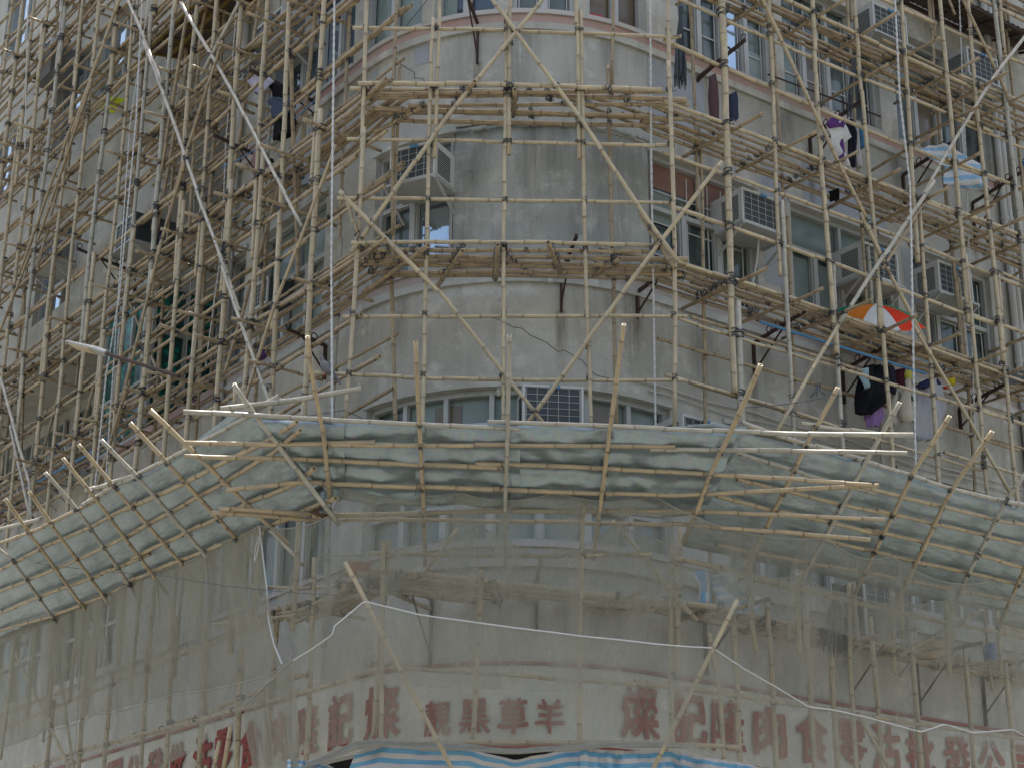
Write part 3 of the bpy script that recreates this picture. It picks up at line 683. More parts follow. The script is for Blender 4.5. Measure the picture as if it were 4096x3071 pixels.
m = MB(); p = W(2.93, 10.38, .2); m.tube([p, p+V3((-.03, 0, -.25)), p+V3((-.12, 0, -.7))], .012, 6); m.build('drain_hose', 'white_metal', label='thin white hose hanging under the air conditioner right of the corner', cat='hose')
# covered boxes on the cream block
for k, (s, z) in enumerate(((-11.5, 16.75),)):
    m = MB(); n = Wn(s); T = Z.cross(n); c = W(s, z, .3); m.box(c, T*.30, n*.22, Z*.26); o = m.build('covered_box', fabric((.15, .145, .14)), label='box wrapped in grey-brown sheeting on the cream block at upper left', cat='box')
# ================================================================ scaffold, left wing
random.seed(21)
ru = lambda a, b: random.uniform(a, b)
LV = [7.93, 8.55, 9.22, 9.80, 10.42, 11.06, 11.72, 12.37, 13.02, 13.65, 14.3, 14.95, 15.6, 16.2, 16.85, 17.5, 18.1]
PLAT = [9.22, 11.06, 13.02, 14.95, 16.85]
def uprights(sc, side, ts, zlo, zhi, off, mat, r=.026, breaks=(10.4, 15.6), nm='upright_pole'):
    for t in ts:
        b = [zlo+ru(-.2, .2)]+[q+ru(-.9, .9) for q in breaks]+[zhi]
        for i in range(len(b)-1):
            lap = ru(.7, 1.5); x = .028*(-1)**i
            z0, z1 = b[i]-(lap/2 if i else 0), b[i+1]+lap/2
            pole(nm, sc, [lt(side, t+x+ru(-.02, .02), z0, off), lt(side, t+x+ru(-.02, .02), z1, off)], r*ru(.88, 1.15), mat if random.random() > .25 else 'bam_grey', seg=8)
def ledgers(sc, side, t0, t1, levels, off, mat, r=.022, ln=(4.2, 6.), nm='ledger_pole', jz=.025):
    for z in levels:
        t = t0-ru(0, .15); k = 0
        while (t < t1) if t1 > t0 else (t > t1):
            l = ru(*ln)*(1 if t1 > t0 else -1); e = t+l
            if (e-t1)*(1 if t1 > t0 else -1) > 0: e = t1+(.15 if t1 > t0 else -.15)
            zz = z+.045*(k % 2)
            pole(nm, sc, [lt(side, t, zz+ru(-jz, jz), off), lt(side, e, zz+ru(-jz, jz), off)], r*ru(.85, 1.15), mat, bend=1.6)
            t = e-(.6 if t1 > t0 else -.6)*ru(.7, 1.4); k += 1
            if abs(e-t1) < .3: break
def platforms(sc, side, t0, t1, zs, offs, mat='bam_led'):
    for z in zs:
        for o in offs: ledgers(sc, side, t0, t1, [z+.065+ru(-.01, .01)], o+ru(-.02, .02), mat, .027, (3.2, 5.4), 'platform_pole', .012)
def transoms(sc, side, ts, zs, o0, o1, p=1., mat='bam_led'):
    for z in zs:
        for t in ts:
            if random.random() < p:
                tt = t+.06+ru(-.02, .02); pole('transom_pole', sc, [lt(side, tt, z-.03+ru(-.02, .02), o0+ru(-.12, .12)), lt(side, tt+ru(-.05, .05), z-.02+ru(-.02, .03), o1+ru(-.05, .08))], .022*ru(.9, 1.15), mat)
def P2(sc, spec, plane, off=.06, r=.025, mat='bam_up', nm='brace_pole', **k):
    pts = [on(plane, p, off) for p in spec]; return pole(nm, sc, pts, r, mat, **k)
TLO = [-14.32, -15.2, -15.96, -16.5, -17.23, -17.93, -18.5, -19.25, -19.95, -20.58, -21.25, -21.95, -22.62, -23.4, -24.15, -24.75, -25.35, -25.95, -26.6]
sl = thing('bamboo_scaffold', lt('L', -19, 6), 'dense bamboo scaffold over the left wing, above the left catch fan', 'scaffold')
uprights(sl, 'L', TLO[1:], 5.7, 20.3, 0, 'bam_up', .0325)
uprights(sl, 'L', [-15.75, -17.55, -19.1, -20.3, -21.6, -23.0, -24.4, -25.6], 5.7, 20.3, -.66, 'bam_led', .028)
ledgers(sl, 'L', -28, -14.0, [z for z in LV], -.06, 'bam_led', .0255)
ledgers(sl, 'L', -28, -14.6, [z+.03 for z in LV]+[18.4], -.60, 'bam_led')
platforms(sl, 'L', -28, -14.35, PLAT, (-.13, -.23, -.33, -.43, -.54))
transoms(sl, 'L', TLO[1:], PLAT, -.76, .26, .85)
transoms(sl, 'L', TLO[2:], [8.55, 9.80, 10.42, 12.37, 13.65, 14.3, 15.6, 16.2], -.72, .22, .16)
for k in range(16):
    t = -15.5-random.random()*10.5; z = ru(8, 16.5); pole('brace_pole', sl, [lt('L', t, z, -.5+ru(-.1, .5)), lt('L', t+ru(.3, .8), z+ru(2.2, 3.6), -.35+ru(-.1, .4))], .027*ru(.85, 1.1), 'bam_led')
platforms(sl, 'L', -28, -14.6, [10.42, 12.37, 14.3, 15.6], (-.66,), 'bam_led')
# bay between the walls: deeper cross platforms with light coming through
for z in (9.25, 11.1, 13.1, 14.3):
    for k in range(7):
        q = -.78-.16*k; pole('platform_pole', sl, [lt('L', -21.25, z+ru(-.02, .02), q), lt('L', -18.9, z+ru(-.02, .02), q)], .022, 'bam_led')
for t in (-19.5, -20.6): uprights(sl, 'L', [t], 6, 19, -1.55, 'bam_led')
for spec, mat, r, o in (([(514, 0), (651, 336)], 'bam_grey', .027, .07), ([(575, 174), (745, 640), (917, 1097)], 'bam_grey', .027, .08), ([(870, 985), (960, 1250)], 'bam_grey', .026, .07), ([(892, 1065), (1069, 1597), (1085, 1640)], 'bam_grey', .024, .09),
    ([(729, 11), (1214, 909)], 'bam_grey', .025, .07), ([(1344, 580), (1090, 1240), (979, 1600)], 'bam_warm', .022, .12),
    ([(480, -20), (290, 530)], 'bam_up', .027, .08), ([(373, 318), (150, 960)], 'bam_led', .026, .09), ([(300, 470), (76, 1097)], 'bam_led', .024, .06), ([(127, 1000), (0, 1330)], 'bam_led', .024, .06),
    ([(964, 0), (805, 300)], 'bam_grey', .027, .05), ([(895, 165), (700, 760)], 'bam_led', .023, .07), ([(755, 600), (620, 1040)], 'bam_led', .025, .07), ([(650, 960), (485, 1600)], 'bam_led', .024, .09), ([(505, 1540), (385, 1960)], 'bam_led', .024, .08),
    ([(0, 1511), (119, 1934), (126, 2100)], 'bam_grey', .026, .09), ([(45, 1700), (125, 2080)], 'bam_grey', .024, .06), ([(255, 1500), (160, 1850)], 'bam_led', .024, -.4), ([(387, 1500), (290, 1870)], 'bam_led', .024, -.3), ([(520, 1520), (398, 1960)], 'bam_led', .024, -.2),
    ([(463, 1105), (560, 1310), (666, 1543)], 'bam_led', .022, -.5), ([(738, 1181), (543, 1427)], 'bam_grey', .024, -.7), ([(747, 253), (700, 440)], 'bam_grey', .022, -.2)):
    P2(sl, spec, 'L', o, r, mat)
for (x1, y1, x2, y2) in ((1238, 1347, 1300, 1345),): pass
lash(sl, .10, .85)
# ================================================================ scaffold round the nose
random.seed(5)
sc = thing('bamboo_scaffold', V3((0, 16.45, 6)), 'open bamboo scaffold bay across the rounded corner with two big X braces', 'scaffold')
for spec, pl, r in (([(1468, -60), (1449, 600)], 'C', .026), ([(1456, 515), (1383, 1690)], 'C', .027), ([(1757, -60), (1734, 633)], 'C', .025), ([(1737, 76), (1706, 1000), (1687, 1720)], 'C', .025),
    ([(2047, -60), (2036, 620)], 'C', .025), ([(2026, 38), (2018, 1050), (2008, 1720)], 'C', .025), ([(2309, -60), (2312, 636)], 'C', .025), ([(2323, 38), (2341, 1000), (2362, 1720)], 'C', .025),
    ([(2667, -60), (2690, 640)], 'C', .026), ([(2674, 250), (2692, 1000), (2702, 1720)], 'C', .027),
    ([(1591, -60), (1572, 940)], 'Ci', .024), ([(1598, 260), (1568, 1060)], 'Ci', .02), ([(1568, 1110), (1582, 1690)], 'Ci', .027), ([(2452, -60), (2449, 350)], 'Ci', .022), ([(2433, 265), (2449, 990)], 'Ci', .024), ([(2453, 1076), (2468, 1710)], 'Ci', .024)):
    P2(sc, spec, pl, 0, r, 'bam_up' if pl == 'C' else 'bam_led', 'upright_pole')
for y, x0, x1, d in ((122, 1411, 2725, 18), (349, 1400, 2665, 20), (563, 1386, 2700, 22), (798, 1347, 2700, 14), (1262, 1370, 2748, 6), (1496, 1235, 2738, 22)):
    P2(sc, [(x0, y), ((x0+x1)/2, y+d*.6+ru(-5, 5)), (x1, y+d)], 'C', -.055, .0235, 'bam_up', 'ledger_pole', bend=1.5)
for z, n in ((9.31, 7), (11.12, 7)):
    for k in range(n):
        x0 = -1.62+ru(-.15, .45)*(k > 1)+.03*k; x1 = 1.62+ru(-.3, .25)
        y = 16.41+.105*k+(.0 if k else 0)
        pole('platform_pole', sc, [V3((x0, y, z+ru(-.015, .015)-.012*k)), V3(((x0+x1)/2, y-.03, z-.012*k)), V3((x1, y+ru(-.02, .04), z+ru(-.02, .02)-.012*k))], .0285*ru(.88, 1.1), 'bam_led' if k else 'bam_up', bend=1.4)
for z in (9.23, 11.04):
    pass
def atz(p, z): d = ray(p); return EYE+d*((z-H0)/d.z)
for z, prs in ((9.22, (((1711, 981), (1455, 1171)), ((1851, 1006), (1745, 1148)), ((1992, 977), (1982, 1117)), ((2190, 970), (2240, 1090)), ((2480, 1035), (2380, 1100)))),
               (11.04, (((1898, 327), (1762, 499)), ((1690, 432), (1500, 530)), ((2058, 358), (2057, 457)), ((1544, 316), (1380, 470))))):
    for a, b in prs: pole('transom_pole', sc, [atz(a, z), atz(b, z)], .030, 'bam_led')
for z, prs in ((11.17, (((2190, 362), (2400, 446), (2690, 560)), ((2433, 348), (2700, 445), (2900, 520)), ((2340, 385), (2640, 480), (2860, 560)), ((1483, 443), (1240, 640)), ((1537, 449), (1300, 640)), ((1590, 430), (1330, 660)))),
               (9.33, (((2400, 1000), (2720, 1060), (2960, 1140)), ((2380, 1050), (2700, 1130)), ((1500, 1000), (1250, 1180)), ((1560, 985), (1290, 1190))))):
    for q in prs: pole('platform_pole', sc, [atz(p, z) for p in q], .028, 'bam_led')
for spec, r, m_, o in (([(2184, -16), (1790, 470), (1401, 1007)], .026, 'bam_up', .08), ([(1960, -25), (2330, 480), (2580, 880), (2700, 1050)], .026, 'bam_up', .1),
    ([(1360, 766), (1770, 1180), (2185, 1705)], .025, 'bam_up', .1), ([(2886, 652), (2610, 1010), (2340, 1370), (2105, 1700)], .026, 'bam_up', .08), ([(2560, 860), (2700, 1075)], .03, 'bam_led', .04), ([(1385, 800), (1445, 980)], .02, 'bam_led', .02)):
    P2(sc, spec, 'C', o, r, m_)
lash(sc, .11, 1.)
# ================================================================ scaffold, right wing
random.seed(33)
TR = [11.82, 12.55, 13.27, 13.99, 14.75, 15.5, 16.06, 16.6, 17.25, 17.95, 18.6]
sr = thing('bamboo_scaffold', lt('R', 14, 6), 'bamboo scaffold over the right wing with crossing diagonal braces and loaded platforms', 'scaffold')
uprights(sr, 'R', TR[:1], 5.65, 17.6, 0, 'bam_up', .039, (8.3, 12.6))
uprights(sr, 'R', TR[1:], 5.65, 17.6, 0, 'bam_up', .030, (9.9, 14.6))
uprights(sr, 'R', [11.95, 13.22, 14.55, 16.1, 17.6], 5.65, 17.6, -.63, 'bam_led', .024, (10.4, 14.6))
ledgers(sr, 'R', 11.05, 19, [7.93, 8.62, 9.83, 10.47, 11.75, 12.4, 13.65, 14.3, 14.95, 15.6], -.055, 'bam_up', .0235)
ledgers(sr, 'R', 11.05, 19, [9.24, 11.06, 13.0, 14.9], -.045, 'bam_up', .0245)
ledgers(sr, 'R', 11.3, 19, [8.62, 9.24, 11.06, 13.0], -.60, 'bam_led')
ledgers(sr, 'R', 11.3, 13.6, [7.99, 8.69], -.10, 'bam_led', .019, (2., 2.6))
platforms(sr, 'R', 11.15, 19, [9.22, 11.04, 12.98, 14.9], (-.13, -.22, -.31, -.41, -.51, -.61))
transoms(sr, 'R', TR, [9.22, 11.04, 12.98], -.80, .44, 1.)
transoms(sr, 'R', TR[3:], [9.83, 11.75, 12.4], -.72, .30, .25)
for spec, r, m_, o in (([(3045, -20), (3250, 430), (3470, 880)], .025, 'bam_warm', .08), ([(3443, 850), (3560, 1090), (3700, 1360)], .026, 'bam_up', .06), ([(3475, 900), (3540, 1055)], .022, 'bam_led', .03), ([(3655, 1300), (3850, 1620), (4040, 1965)], .024, 'bam_up', .09),
    ([(4120, 110), (3980, 300), (3690, 790)], .025, 'bam_grey', .1), ([(3735, 730), (3360, 1290)], .027, 'bam_grey', .11), ([(3390, 1240), (3250, 1470), (3095, 1740)], .025, 'bam_up', .08), ([(3700, 810), (3530, 1080)], .02, 'bam_led', .05),
    ([(3840, -20), (3960, 230), (4036, 400)], .024, 'bam_led', .07), ([(3790, -10), (3820, 60)], .02, 'bam_led', -.1)):
    P2(sr, spec, 'R', o, r, m_)
lash(sr, .10, .92)
# ================================================================ catch fan (left, centre, right)
random.seed(44)
def sheet(par, plane, quad, off, name='metal_sheet', nu=26, nv=16, amp=.018, curl=0, bulge=.007, nb=4.):
    # quad: top-left, top-right, bottom-right, bottom-left in photo pixels, laid on the fan's own tilted plane
    P = [on(plane, p, off) for p in quad]; n = PL[plane][0]; sd_ = random.random()*90
    lu = (P[1]-P[0]).length; lv = (P[3]-P[0]).length; g = []
    for i in range(nv+1):
        v = i/nv; row = []
        for j in range(nu+1):
            u = j/nu; p = P[0].lerp(P[1], u).lerp(P[3].lerp(P[2], u), v)
            q = V3((u*lu*2.2, v*lv*3.4, sd_)); h = noise.noise(q)*amp+noise.noise(q*2.7)*amp*.45+abs(noise.noise(q*.8+V3((5, 5, 5))))*amp*1.2
            h -= bulge*abs(math.sin(math.pi*(v*nb+.1)))*(1+.4*noise.noise(V3((u*lu*1.5, sd_, v*3))))
            row.append(p+n*(h+curl*max(0, abs(2*u-1)-.7)))
        g.append(row)
    m = MB(); uv = [(j/nu*lu, i/nv*lv) for i in range(nv+1) for j in range(nu+1)]; m.grid(g, 0, uv)
    o = m.build(name, 'zinc', par); md = o.modifiers.new('t', 'SOLIDIFY'); md.thickness = .003; return o
fanL = thing('catch_fan', lt('L', -19, 6), 'left catch fan of flat metal sheets on a square lattice of bamboo, tilted up from the scaffold', 'catch fan', 'catch fans')
fanL['label'] = 'left catch fan of grey metal sheets on square bamboo lattice, descending to the left'
top = [(-60, 2205), (195, 2085), (383, 1992), (553, 1905), (666, 1851), (765, 1797), (1010, 1665)]
bot = [(-60, 2560), (190, 2475), (415, 2372), (519, 2331), (617, 2300), (738, 2240), (1010, 2130), (1340, 1995)]
def interp(pl, x):
    for (a, b), (c, d) in zip(pl, pl[1:]):
        if a <= x <= c: return (x, b+(d-b)*(x-a)/(c-a))
    a = pl[0] if x < pl[0][0] else pl[-1]; return (x, a[1])
# sheets follow the rafters: slices bounded by rafter lines
raf = [((-150, 2080), (54, 2243), (215, 2475)), ((20, 1995), (114, 2130), (329, 2425)), ((116, 1967), (195, 2082), (415, 2380)), ((177, 1891), (304, 2035), (519, 2339)), ((253, 1829), (383, 1992), (617, 2308)), ((311, 1779), (459, 1949), (738, 2262)), ((405, 1757), (553, 1905), (817, 2210)), ((517, 1692), (666, 1851), (947, 2160)), ((601, 1637), (765, 1797), (1083, 2110)), ((935, 1536), (985, 1610), (1290, 2010))]
raf0 = [((-300, 2200), (-160, 2330), (-20, 2590))]+raf
for i, (a, b) in enumerate(zip(raf0, raf0[1:])):
    if i % 2 == 0 and i+2 < len(raf0): b2 = raf0[i+2]
    else: continue
    sheet(fanL, 'CL', (a[1], b2[1], b2[2], a[2]), .075+.006*(i % 3), amp=.009)
sheet(fanL, 'CL', (raf0[-3][1], raf0[-1][1], raf0[-1][2], raf0[-3][2]), .085, amp=.03)
def extend(a, b, k): return (b[0]+(b[0]-a[0])*k, b[1]+(b[1]-a[1])*k)
for i, (a, b, c) in enumerate(raf):
    e = extend(b, c, .22); P2(fanL, [a, b, c, e], 'CL', -.045, .0255*ru(.9, 1.1), 'bam_warm' if i % 3 else 'bam_grey', 'rafter_pole')
for k, (spec, r, m_) in enumerate((([(-80, 2200), (195, 2085), (383, 1996)], .023, 'bam_warm'), ([(340, 2015), (553, 1905), (765, 1797), (1010, 1655)], .026, 'bam_grey'), ([(344, 1959), (532, 1905)], .026, 'bam_grey'), ([(-60, 2127), (162, 2072)], .022, 'bam_grey'),
    ([(-60, 2300), (158, 2192), (355, 2116), (560, 2015)], .025, 'bam_warm'), ([(500, 2040), (700, 1941), (837, 1865), (1040, 1770), (1181, 1684)], .029, 'bam_warm'),
    ([(-60, 2385), (108, 2312), (412, 2186), (560, 2120)], .024, 'bam_warm'), ([(500, 2140), (700, 2035), (913, 1932), (1105, 1811), (1212, 1722)], .028, 'bam_warm'),
    ([(-60, 2480), (165, 2388), (361, 2312), (590, 2210)], .026, 'bam_warm'), ([(540, 2235), (753, 2134), (1000, 2006), (1180, 1925), (1250, 1862)], .028, 'bam_warm'),
    ([(-60, 2548), (215, 2459), (415, 2376), (560, 2312)], .024, 'bam_warm'), ([(500, 2335), (725, 2238), (900, 2160), (1080, 2095), (1243, 2021), (1335, 1990)], .028, 'bam_warm'))):
    P2(fanL, spec, 'CL', .015, r, m_, 'ledger_pole', bend=1.5)
lash(fanL, .075, .85, .72)
fanC = thing('catch_fan', V3((0, 16.3, 6)), 'middle catch fan of crumpled shiny metal sheets under long level bamboo poles', 'catch fan', 'catch fans')
for i, q in enumerate((((1330, 1690), (1700, 1700), (1700, 2010), (1330, 1990)), ((1660, 1700), (2080, 1705), (2080, 2025), (1660, 2010)), ((2040, 1702), (2460, 1712), (2420, 2035), (2040, 2025)), ((2420, 1712), (2950, 1730), (2820, 2070), (2400, 2035)), ((1010, 1670), (1380, 1690), (1380, 1995), (1330, 1990)))):
    sheet(fanC, 'CC', q, .09+.007*(i % 2), nu=50, nv=30, amp=.06, bulge=.045, nb=3.3)
# loose sheets lifting at both hips
sheet(fanC, 'CC', ((1000, 1665), (1420, 1700), (1380, 1930), (1180, 1900)), .16, amp=.07); sheet(fanC, 'CC', ((2690, 1700), (2990, 1720), (2860, 1960), (2640, 1930)), .15, amp=.06)
for spec, r in (([(1232, 1347), (1250, 1500), (1301, 1760), (1320, 2010)], .028), ([(1664, 1370), (1676, 1650), (1690, 1981), (1699, 2262)], .0275), ([(2036, 1342), (2030, 1700), (2022, 1994), (2022, 2268)], .027), ([(2493, 1298), (2440, 1741), (2411, 1994), (2376, 2235)], .028), ([(3044, 1462), (2937, 1703), (2842, 1899), (2797, 2026), (2734, 2165)], .03)):
    P2(fanC, spec, 'CC', -.045, r*.88, 'bam_warm' if r != .027 else 'bam_grey', 'rafter_pole', bend=.6)
for spec, r, m_ in (([(733, 1657), (1100, 1672), (1500, 1681), (2080, 1703)], .026, 'bam_grey'), ([(1950, 1695), (2700, 1722), (3200, 1730), (3652, 1728)], .026, 'bam_grey'), ([(743, 1764), (1100, 1775), (1500, 1773)], .027, 'bam_warm'), ([(1300, 1766), (2000, 1780), (2700, 1795)], .025, 'bam_warm'), ([(2600, 1795), (3627, 1817)], .025, 'bam_grey'),
    ([(740, 1828), (1150, 1838), (1500, 1850), (2009, 1867)], .027, 'bam_warm'), ([(1900, 1860), (2693, 1895), (3150, 1915), (3487, 1931)], .025, 'bam_warm'), ([(906, 1967), (1100, 1945), (1206, 1934), (1500, 1940), (2000, 1952)], .028, 'bam_warm'), ([(1900, 1950), (2693, 1969), (3100, 1956), (3513, 1943)], .026, 'bam_warm'),
    ([(874, 2028), (1264, 2054)], .027, 'bam_warm'), ([(1250, 2052), (1900, 2040), (2700, 2050), (3100, 2062), (3538, 2081)], .026, 'bam_warm'), ([(848, 2050), (1279, 2079)], .026, 'bam_warm'), ([(1350, 2085), (2000, 2085), (2700, 2084), (3100, 2115), (3481, 2154)], .024, 'bam_warm')):
    P2(fanC, spec, 'CC', .01, r, m_, 'ledger_pole', bend=1.3)
for spec, r, o in (([(884, 1637), (1200, 1600), (1445, 1556)], .03, .3), ([(995, 1650), (1115, 1585)], .032, .34), ([(940, 1610), (940, 1535)], .02, .2)): P2(fanC, spec, 'CC', o, r, 'bam_grey', 'ledger_pole')
lash(fanC, .075, .85, .72)
fanR = thing('catch_fan', lt('R', 14.5, 6), 'right catch fan of grey metal sheets on bamboo lattice, descending to the right', 'catch fan', 'catch fans')
rr_ = [((3044, 1462), (2925, 1715), (2700, 2235)), ((3351, 1551), (3225, 1785), (2985, 2290)), ((3601, 1608), (3465, 1842), (3196, 2330)), ((3804, 1665), (3646, 1905), (3410, 2395)), ((3972, 1725), (3805, 1960), (3580, 2420)), ((4110, 1890), (4030, 1995), (3800, 2440)), ((4330, 1960), (4200, 2060), (4000, 2500)), ((4520, 2010), (4400, 2110), (4200, 2540))]
for i in (0, 2, 4):
    a, b = rr_[i], rr_[min(i+2, 7)]
    sheet(fanR, 'CR', ((a[1][0], a[1][1]+4), (b[1][0], b[1][1]+4), extend(b[1], b[2], -.12 if i else -.1), extend(a[1], a[2], -.1)), .08+.007*(i % 4), amp=.010)
sheet(fanR, 'CR', (rr_[6][1], rr_[7][1], rr_[7][2], rr_[6][2]), .08)
for i, (a, b, c) in enumerate(rr_[1:]):
    P2(fanR, [a, b, extend(b, c, -.5), c], 'CR', -.045, .025*ru(.92, 1.1), ('bam_warm', 'bam_grey', 'bam_warm')[i % 3], 'rafter_pole')
for spec, r, m_ in (([(2965, 1697), (3228, 1785), (3468, 1842)], .026, 'bam_grey'), ([(3420, 1838), (3646, 1905), (3805, 1955), (4130, 2025)], .025, 'bam_grey'), ([(3550, 1500+240), (3200, 1690)], .02, 'bam_grey'), ([(2918, 1798), (3190, 1880), (3500, 1965)], .025, 'bam_grey'), ([(3420, 1945), (3760, 2020), (3994, 2072), (4130, 2100)], .024, 'bam_warm'),
    ([(2949, 1924), (3355, 2013), (3595, 2059)], .025, 'bam_warm'), ([(3500, 2040), (3770, 2106), (4130, 2184)], .024, 'bam_warm'), ([(2861, 1981), (3101, 2038), (3329, 2084), (3532, 2135)], .026, 'bam_warm'), ([(3460, 2118), (3836, 2205), (4130, 2282)], .025, 'bam_warm'),
    ([(3180, 2128), (3475, 2198), (3700, 2253)], .026, 'bam_warm'), ([(3620, 2238), (3900, 2293), (4130, 2342)], .026, 'bam_warm'), ([(2873, 2173), (3329, 2262), (3560, 2305)], .024, 'bam_warm'), ([(3480, 2290), (3804, 2357), (4130, 2420)], .025, 'bam_warm')):
    P2(fanR, spec, 'CR', .012, r, m_, 'ledger_pole', bend=1.5)
lash(fanR, .075, .85, .72)
# ================================================================ lower scaffold behind the nets
random.seed(55)
lo_ = thing('bamboo_scaffold', V3((0, 16.5, 4)), 'lower bamboo scaffold seen hazily through the debris netting in front of the painted fascia', 'scaffold')
def L3(nm, pts, r=.025, mat='bam_up', **k): return pole(nm, lo_, pts, r, mat, **k)
zl = 5.02
L3('ledger_pole', [V3((-1.3, 16.25, zl+.02)), V3((.68, 16.87, zl)), V3((1.9, 17.3, zl))], .027)
L3('ledger_pole', [V3((1.2, 17.15, zl+.05)), V3((3.01, 18.1, zl)), V3((6.2, 20.4, zl+.05))], .026)
L3('ledger_pole', [V3((-1.0, 16.05, zl)), V3((-1.63, 16.6, zl-.1)), V3((-4.2, 20.1, zl))], .024)
P2(lo_, [(1420, 2968), (2000, 2972), (2600, 2977)], 'T', 0, .024, 'bam_warm', 'ledger_pole'); P2(lo_, [(2700, 2976), (2965, 2984)], 'T', .05, .024, 'bam_warm', 'ledger_pole'); P2(lo_, [(1440, 2982), (1540, 2955)], 'T', .05, .026, 'bam_grey', 'ledger_pole')
pa, pb, pc_ = V3((-1.18, 16.3, 5.9)), V3((1.61, 17.35, 5.9)), V3((6.3, 20.75, 5.9))
inw = V3((-.3, .95, 0))
for k in range(7):
    o = inw*(.105*k); o2 = -nR*(.105*k)
    L3('platform_pole', [pa+o+V3((-.3+ru(-.2, .3), -.1, 0)), pb+o+V3((ru(-.4, .5), .1, 0))], .033*ru(.9, 1.1), 'bam_up' if not k else 'bam_led')
    t0 = ru(-.5, .2); d = (pc_-pb).normalized()
    L3('platform_pole', [pb+o2+d*t0, pb+o2+d*(2.7+ru(-.4, .4))], .032, 'bam_led'); L3('platform_pole', [pb+o2+d*(2.3+ru(-.3, .3)), pc_+o2], .032, 'bam_led')
    L3('platform_pole', [V3((-.95, 16.2, 5.86))+o*.8+nL*-.0, lt('L', -15.9+ru(-.5, .5), 5.86, -.05-.1*k)], .025, 'bam_led')
for s in (-1.7, -.9, -.2, .8, 1.7, 2.6, 3.6, 4.5, 5.5, 6.4): L3('transom_pole', [W(s, 5.84, .05), W(s*1.06, 5.84, .95)], .026, 'bam_led')
for t in (12.18, 12.65, 13.22, 13.52, 14.19, 14.77, 15.63, 16.3): L3('upright_pole', [tR*(t+.03)+nR*-13.02+Z*3.4, tR*(t-.02)+nR*-13.02+Z*ru(5.9, 6.3)], .034, 'bam_up')
for spec, pl, r in (([(1555, 2161), (1512, 2640), (1500, 2940)], (nC, -16.05), .033), ([(1535, 2163), (1530, 2400), (1518, 3100)], (nC, -16.0), .026), ([(1923, 2280), (1908, 2650), (1886, 3100)], (nC, -16.25), .027), ([(2341, 1990), (2325, 2600), (2318, 3100)], (nC, -16.0), .026), ([(2693, 2170), (2690, 2700), (2700, 3100)], (nC, -16.45), .03), ([(2718, 2100), (2712, 2700)], (nC, -16.4), .028),
    ([(2985, 2250), (2999, 2400), (3025, 2610)], (nR, cR), .027), ([(3188, 2290), (3195, 2500), (3198, 2610)], (nR, cR), .03), ([(3400, 2330), (3402, 2640), (3420, 3100)], (nR, cR), .027), ([(3570, 2370), (3575, 2690)], (nR, cR), .027), ([(3785, 2390), (3796, 2700)], (nR, cR), .032), ([(3985, 2440), (4005, 2710)], (nR, cR), .027),
    ([(2840, 2530), (2885, 2760), (2900, 3071)], (nR, -12.9), .025)):
    P2(lo_, spec, pl, 0, r, 'bam_up', 'upright_pole')
for t, tp in ((-15.0, 5.9), (-15.7, 6.1), (-16.4, 5.6), (-17.2, 6.2), (-18.0, 6.0), (-18.7, 6.3), (-19.6, 6.0), (-20.4, 6.2), (-21.3, 5.9)):
    L3('upright_pole', [lt('L', t+ru(-.15, .15), 3.6, -.1), lt('L', t, tp+ru(-.2, .4), -.1)], .034*ru(.85, 1.1), 'bam_up')
for z in (5.05, 5.75): ledgers(lo_, 'L', -23, -15.2, [z], -.14, 'bam_up', .028)
for spec, pl in (([(50, 2600), (200, 2900), (300, 3100)], 'L'), ([(330, 2590), (240, 2700), (290, 3071)], 'L'), ([(870, 2330), (1190, 2330+20), (1400, 2340)], 'L'), ([(1080, 2120), (1210, 2255)], 'L'), ([(960, 2485), (1210, 2440), (1400, 2340)], 'L')):
    P2(lo_, spec, pl, -.1, .024, 'bam_up')
P2(lo_, [(1835, 2110), (1760, 2210), (1690, 2300)], (nC, -16.3), 0, .022); P2(lo_, [(2450, 2080), (2560, 2200), (2700, 2380), (2790, 2480)], (nC, -16.3), 0, .024); P2(lo_, [(3945, 2435), (3590, 2620)], 'R', .05, .026); P2(lo_, [(3430, 2850), (3560, 3071)], 'R', -.2, .026)
L3('ledger_pole', [V3((-1.3, 16.2, 6.05)), V3((.2, 16.05, 6.0)), V3((1.3, 16.0, 6.02))], .026); ledgers(lo_, 'R', 11.1, 18.5, [6.06], .02, 'bam_up', .027)
P2(lo_, [(2696, 2235), (2765, 2240)], (nC, -16.3), 0, .024); P2(lo_, [(850, 2495), (1180, 2465)], 'L', .05, .022)
lash(lo_, .12, .9)
# three raking poles standing clear in front of the net
pr = []
for spec, pl, lb in (([(1382, 2246), (1462, 2400), (1550, 2580), (1810, 3075), (1830, 3120)], (nC, -15.4), 'leaning bamboo prop holding up the white rope left of centre, in front of the net'), ([(2949, 2398), (2850, 2600), (2696, 2907), (2620, 3060), (2590, 3120)], (nC, -15.5), 'leaning bamboo prop holding up the white rope at the right, in front of the net')):
    par = thing('bamboo_prop', on(pl, spec[-1]), lb, 'bamboo pole'); P2(par, spec, pl, 0, .0235, 'bam_up', 'pole', bend=.5)
par = thing('bamboo_prop', on('NL', (820, 3071)), 'pair of short raking bamboo poles poking through the torn net at lower left', 'bamboo pole')
P2(par, [(925, 2900), (895, 3075), (890, 3110)], 'NL', .1, .025, 'bam_warm', 'pole'); P2(par, [(880, 2960), (850, 3110)], 'NL', .1, .022, 'bam_warm', 'pole')
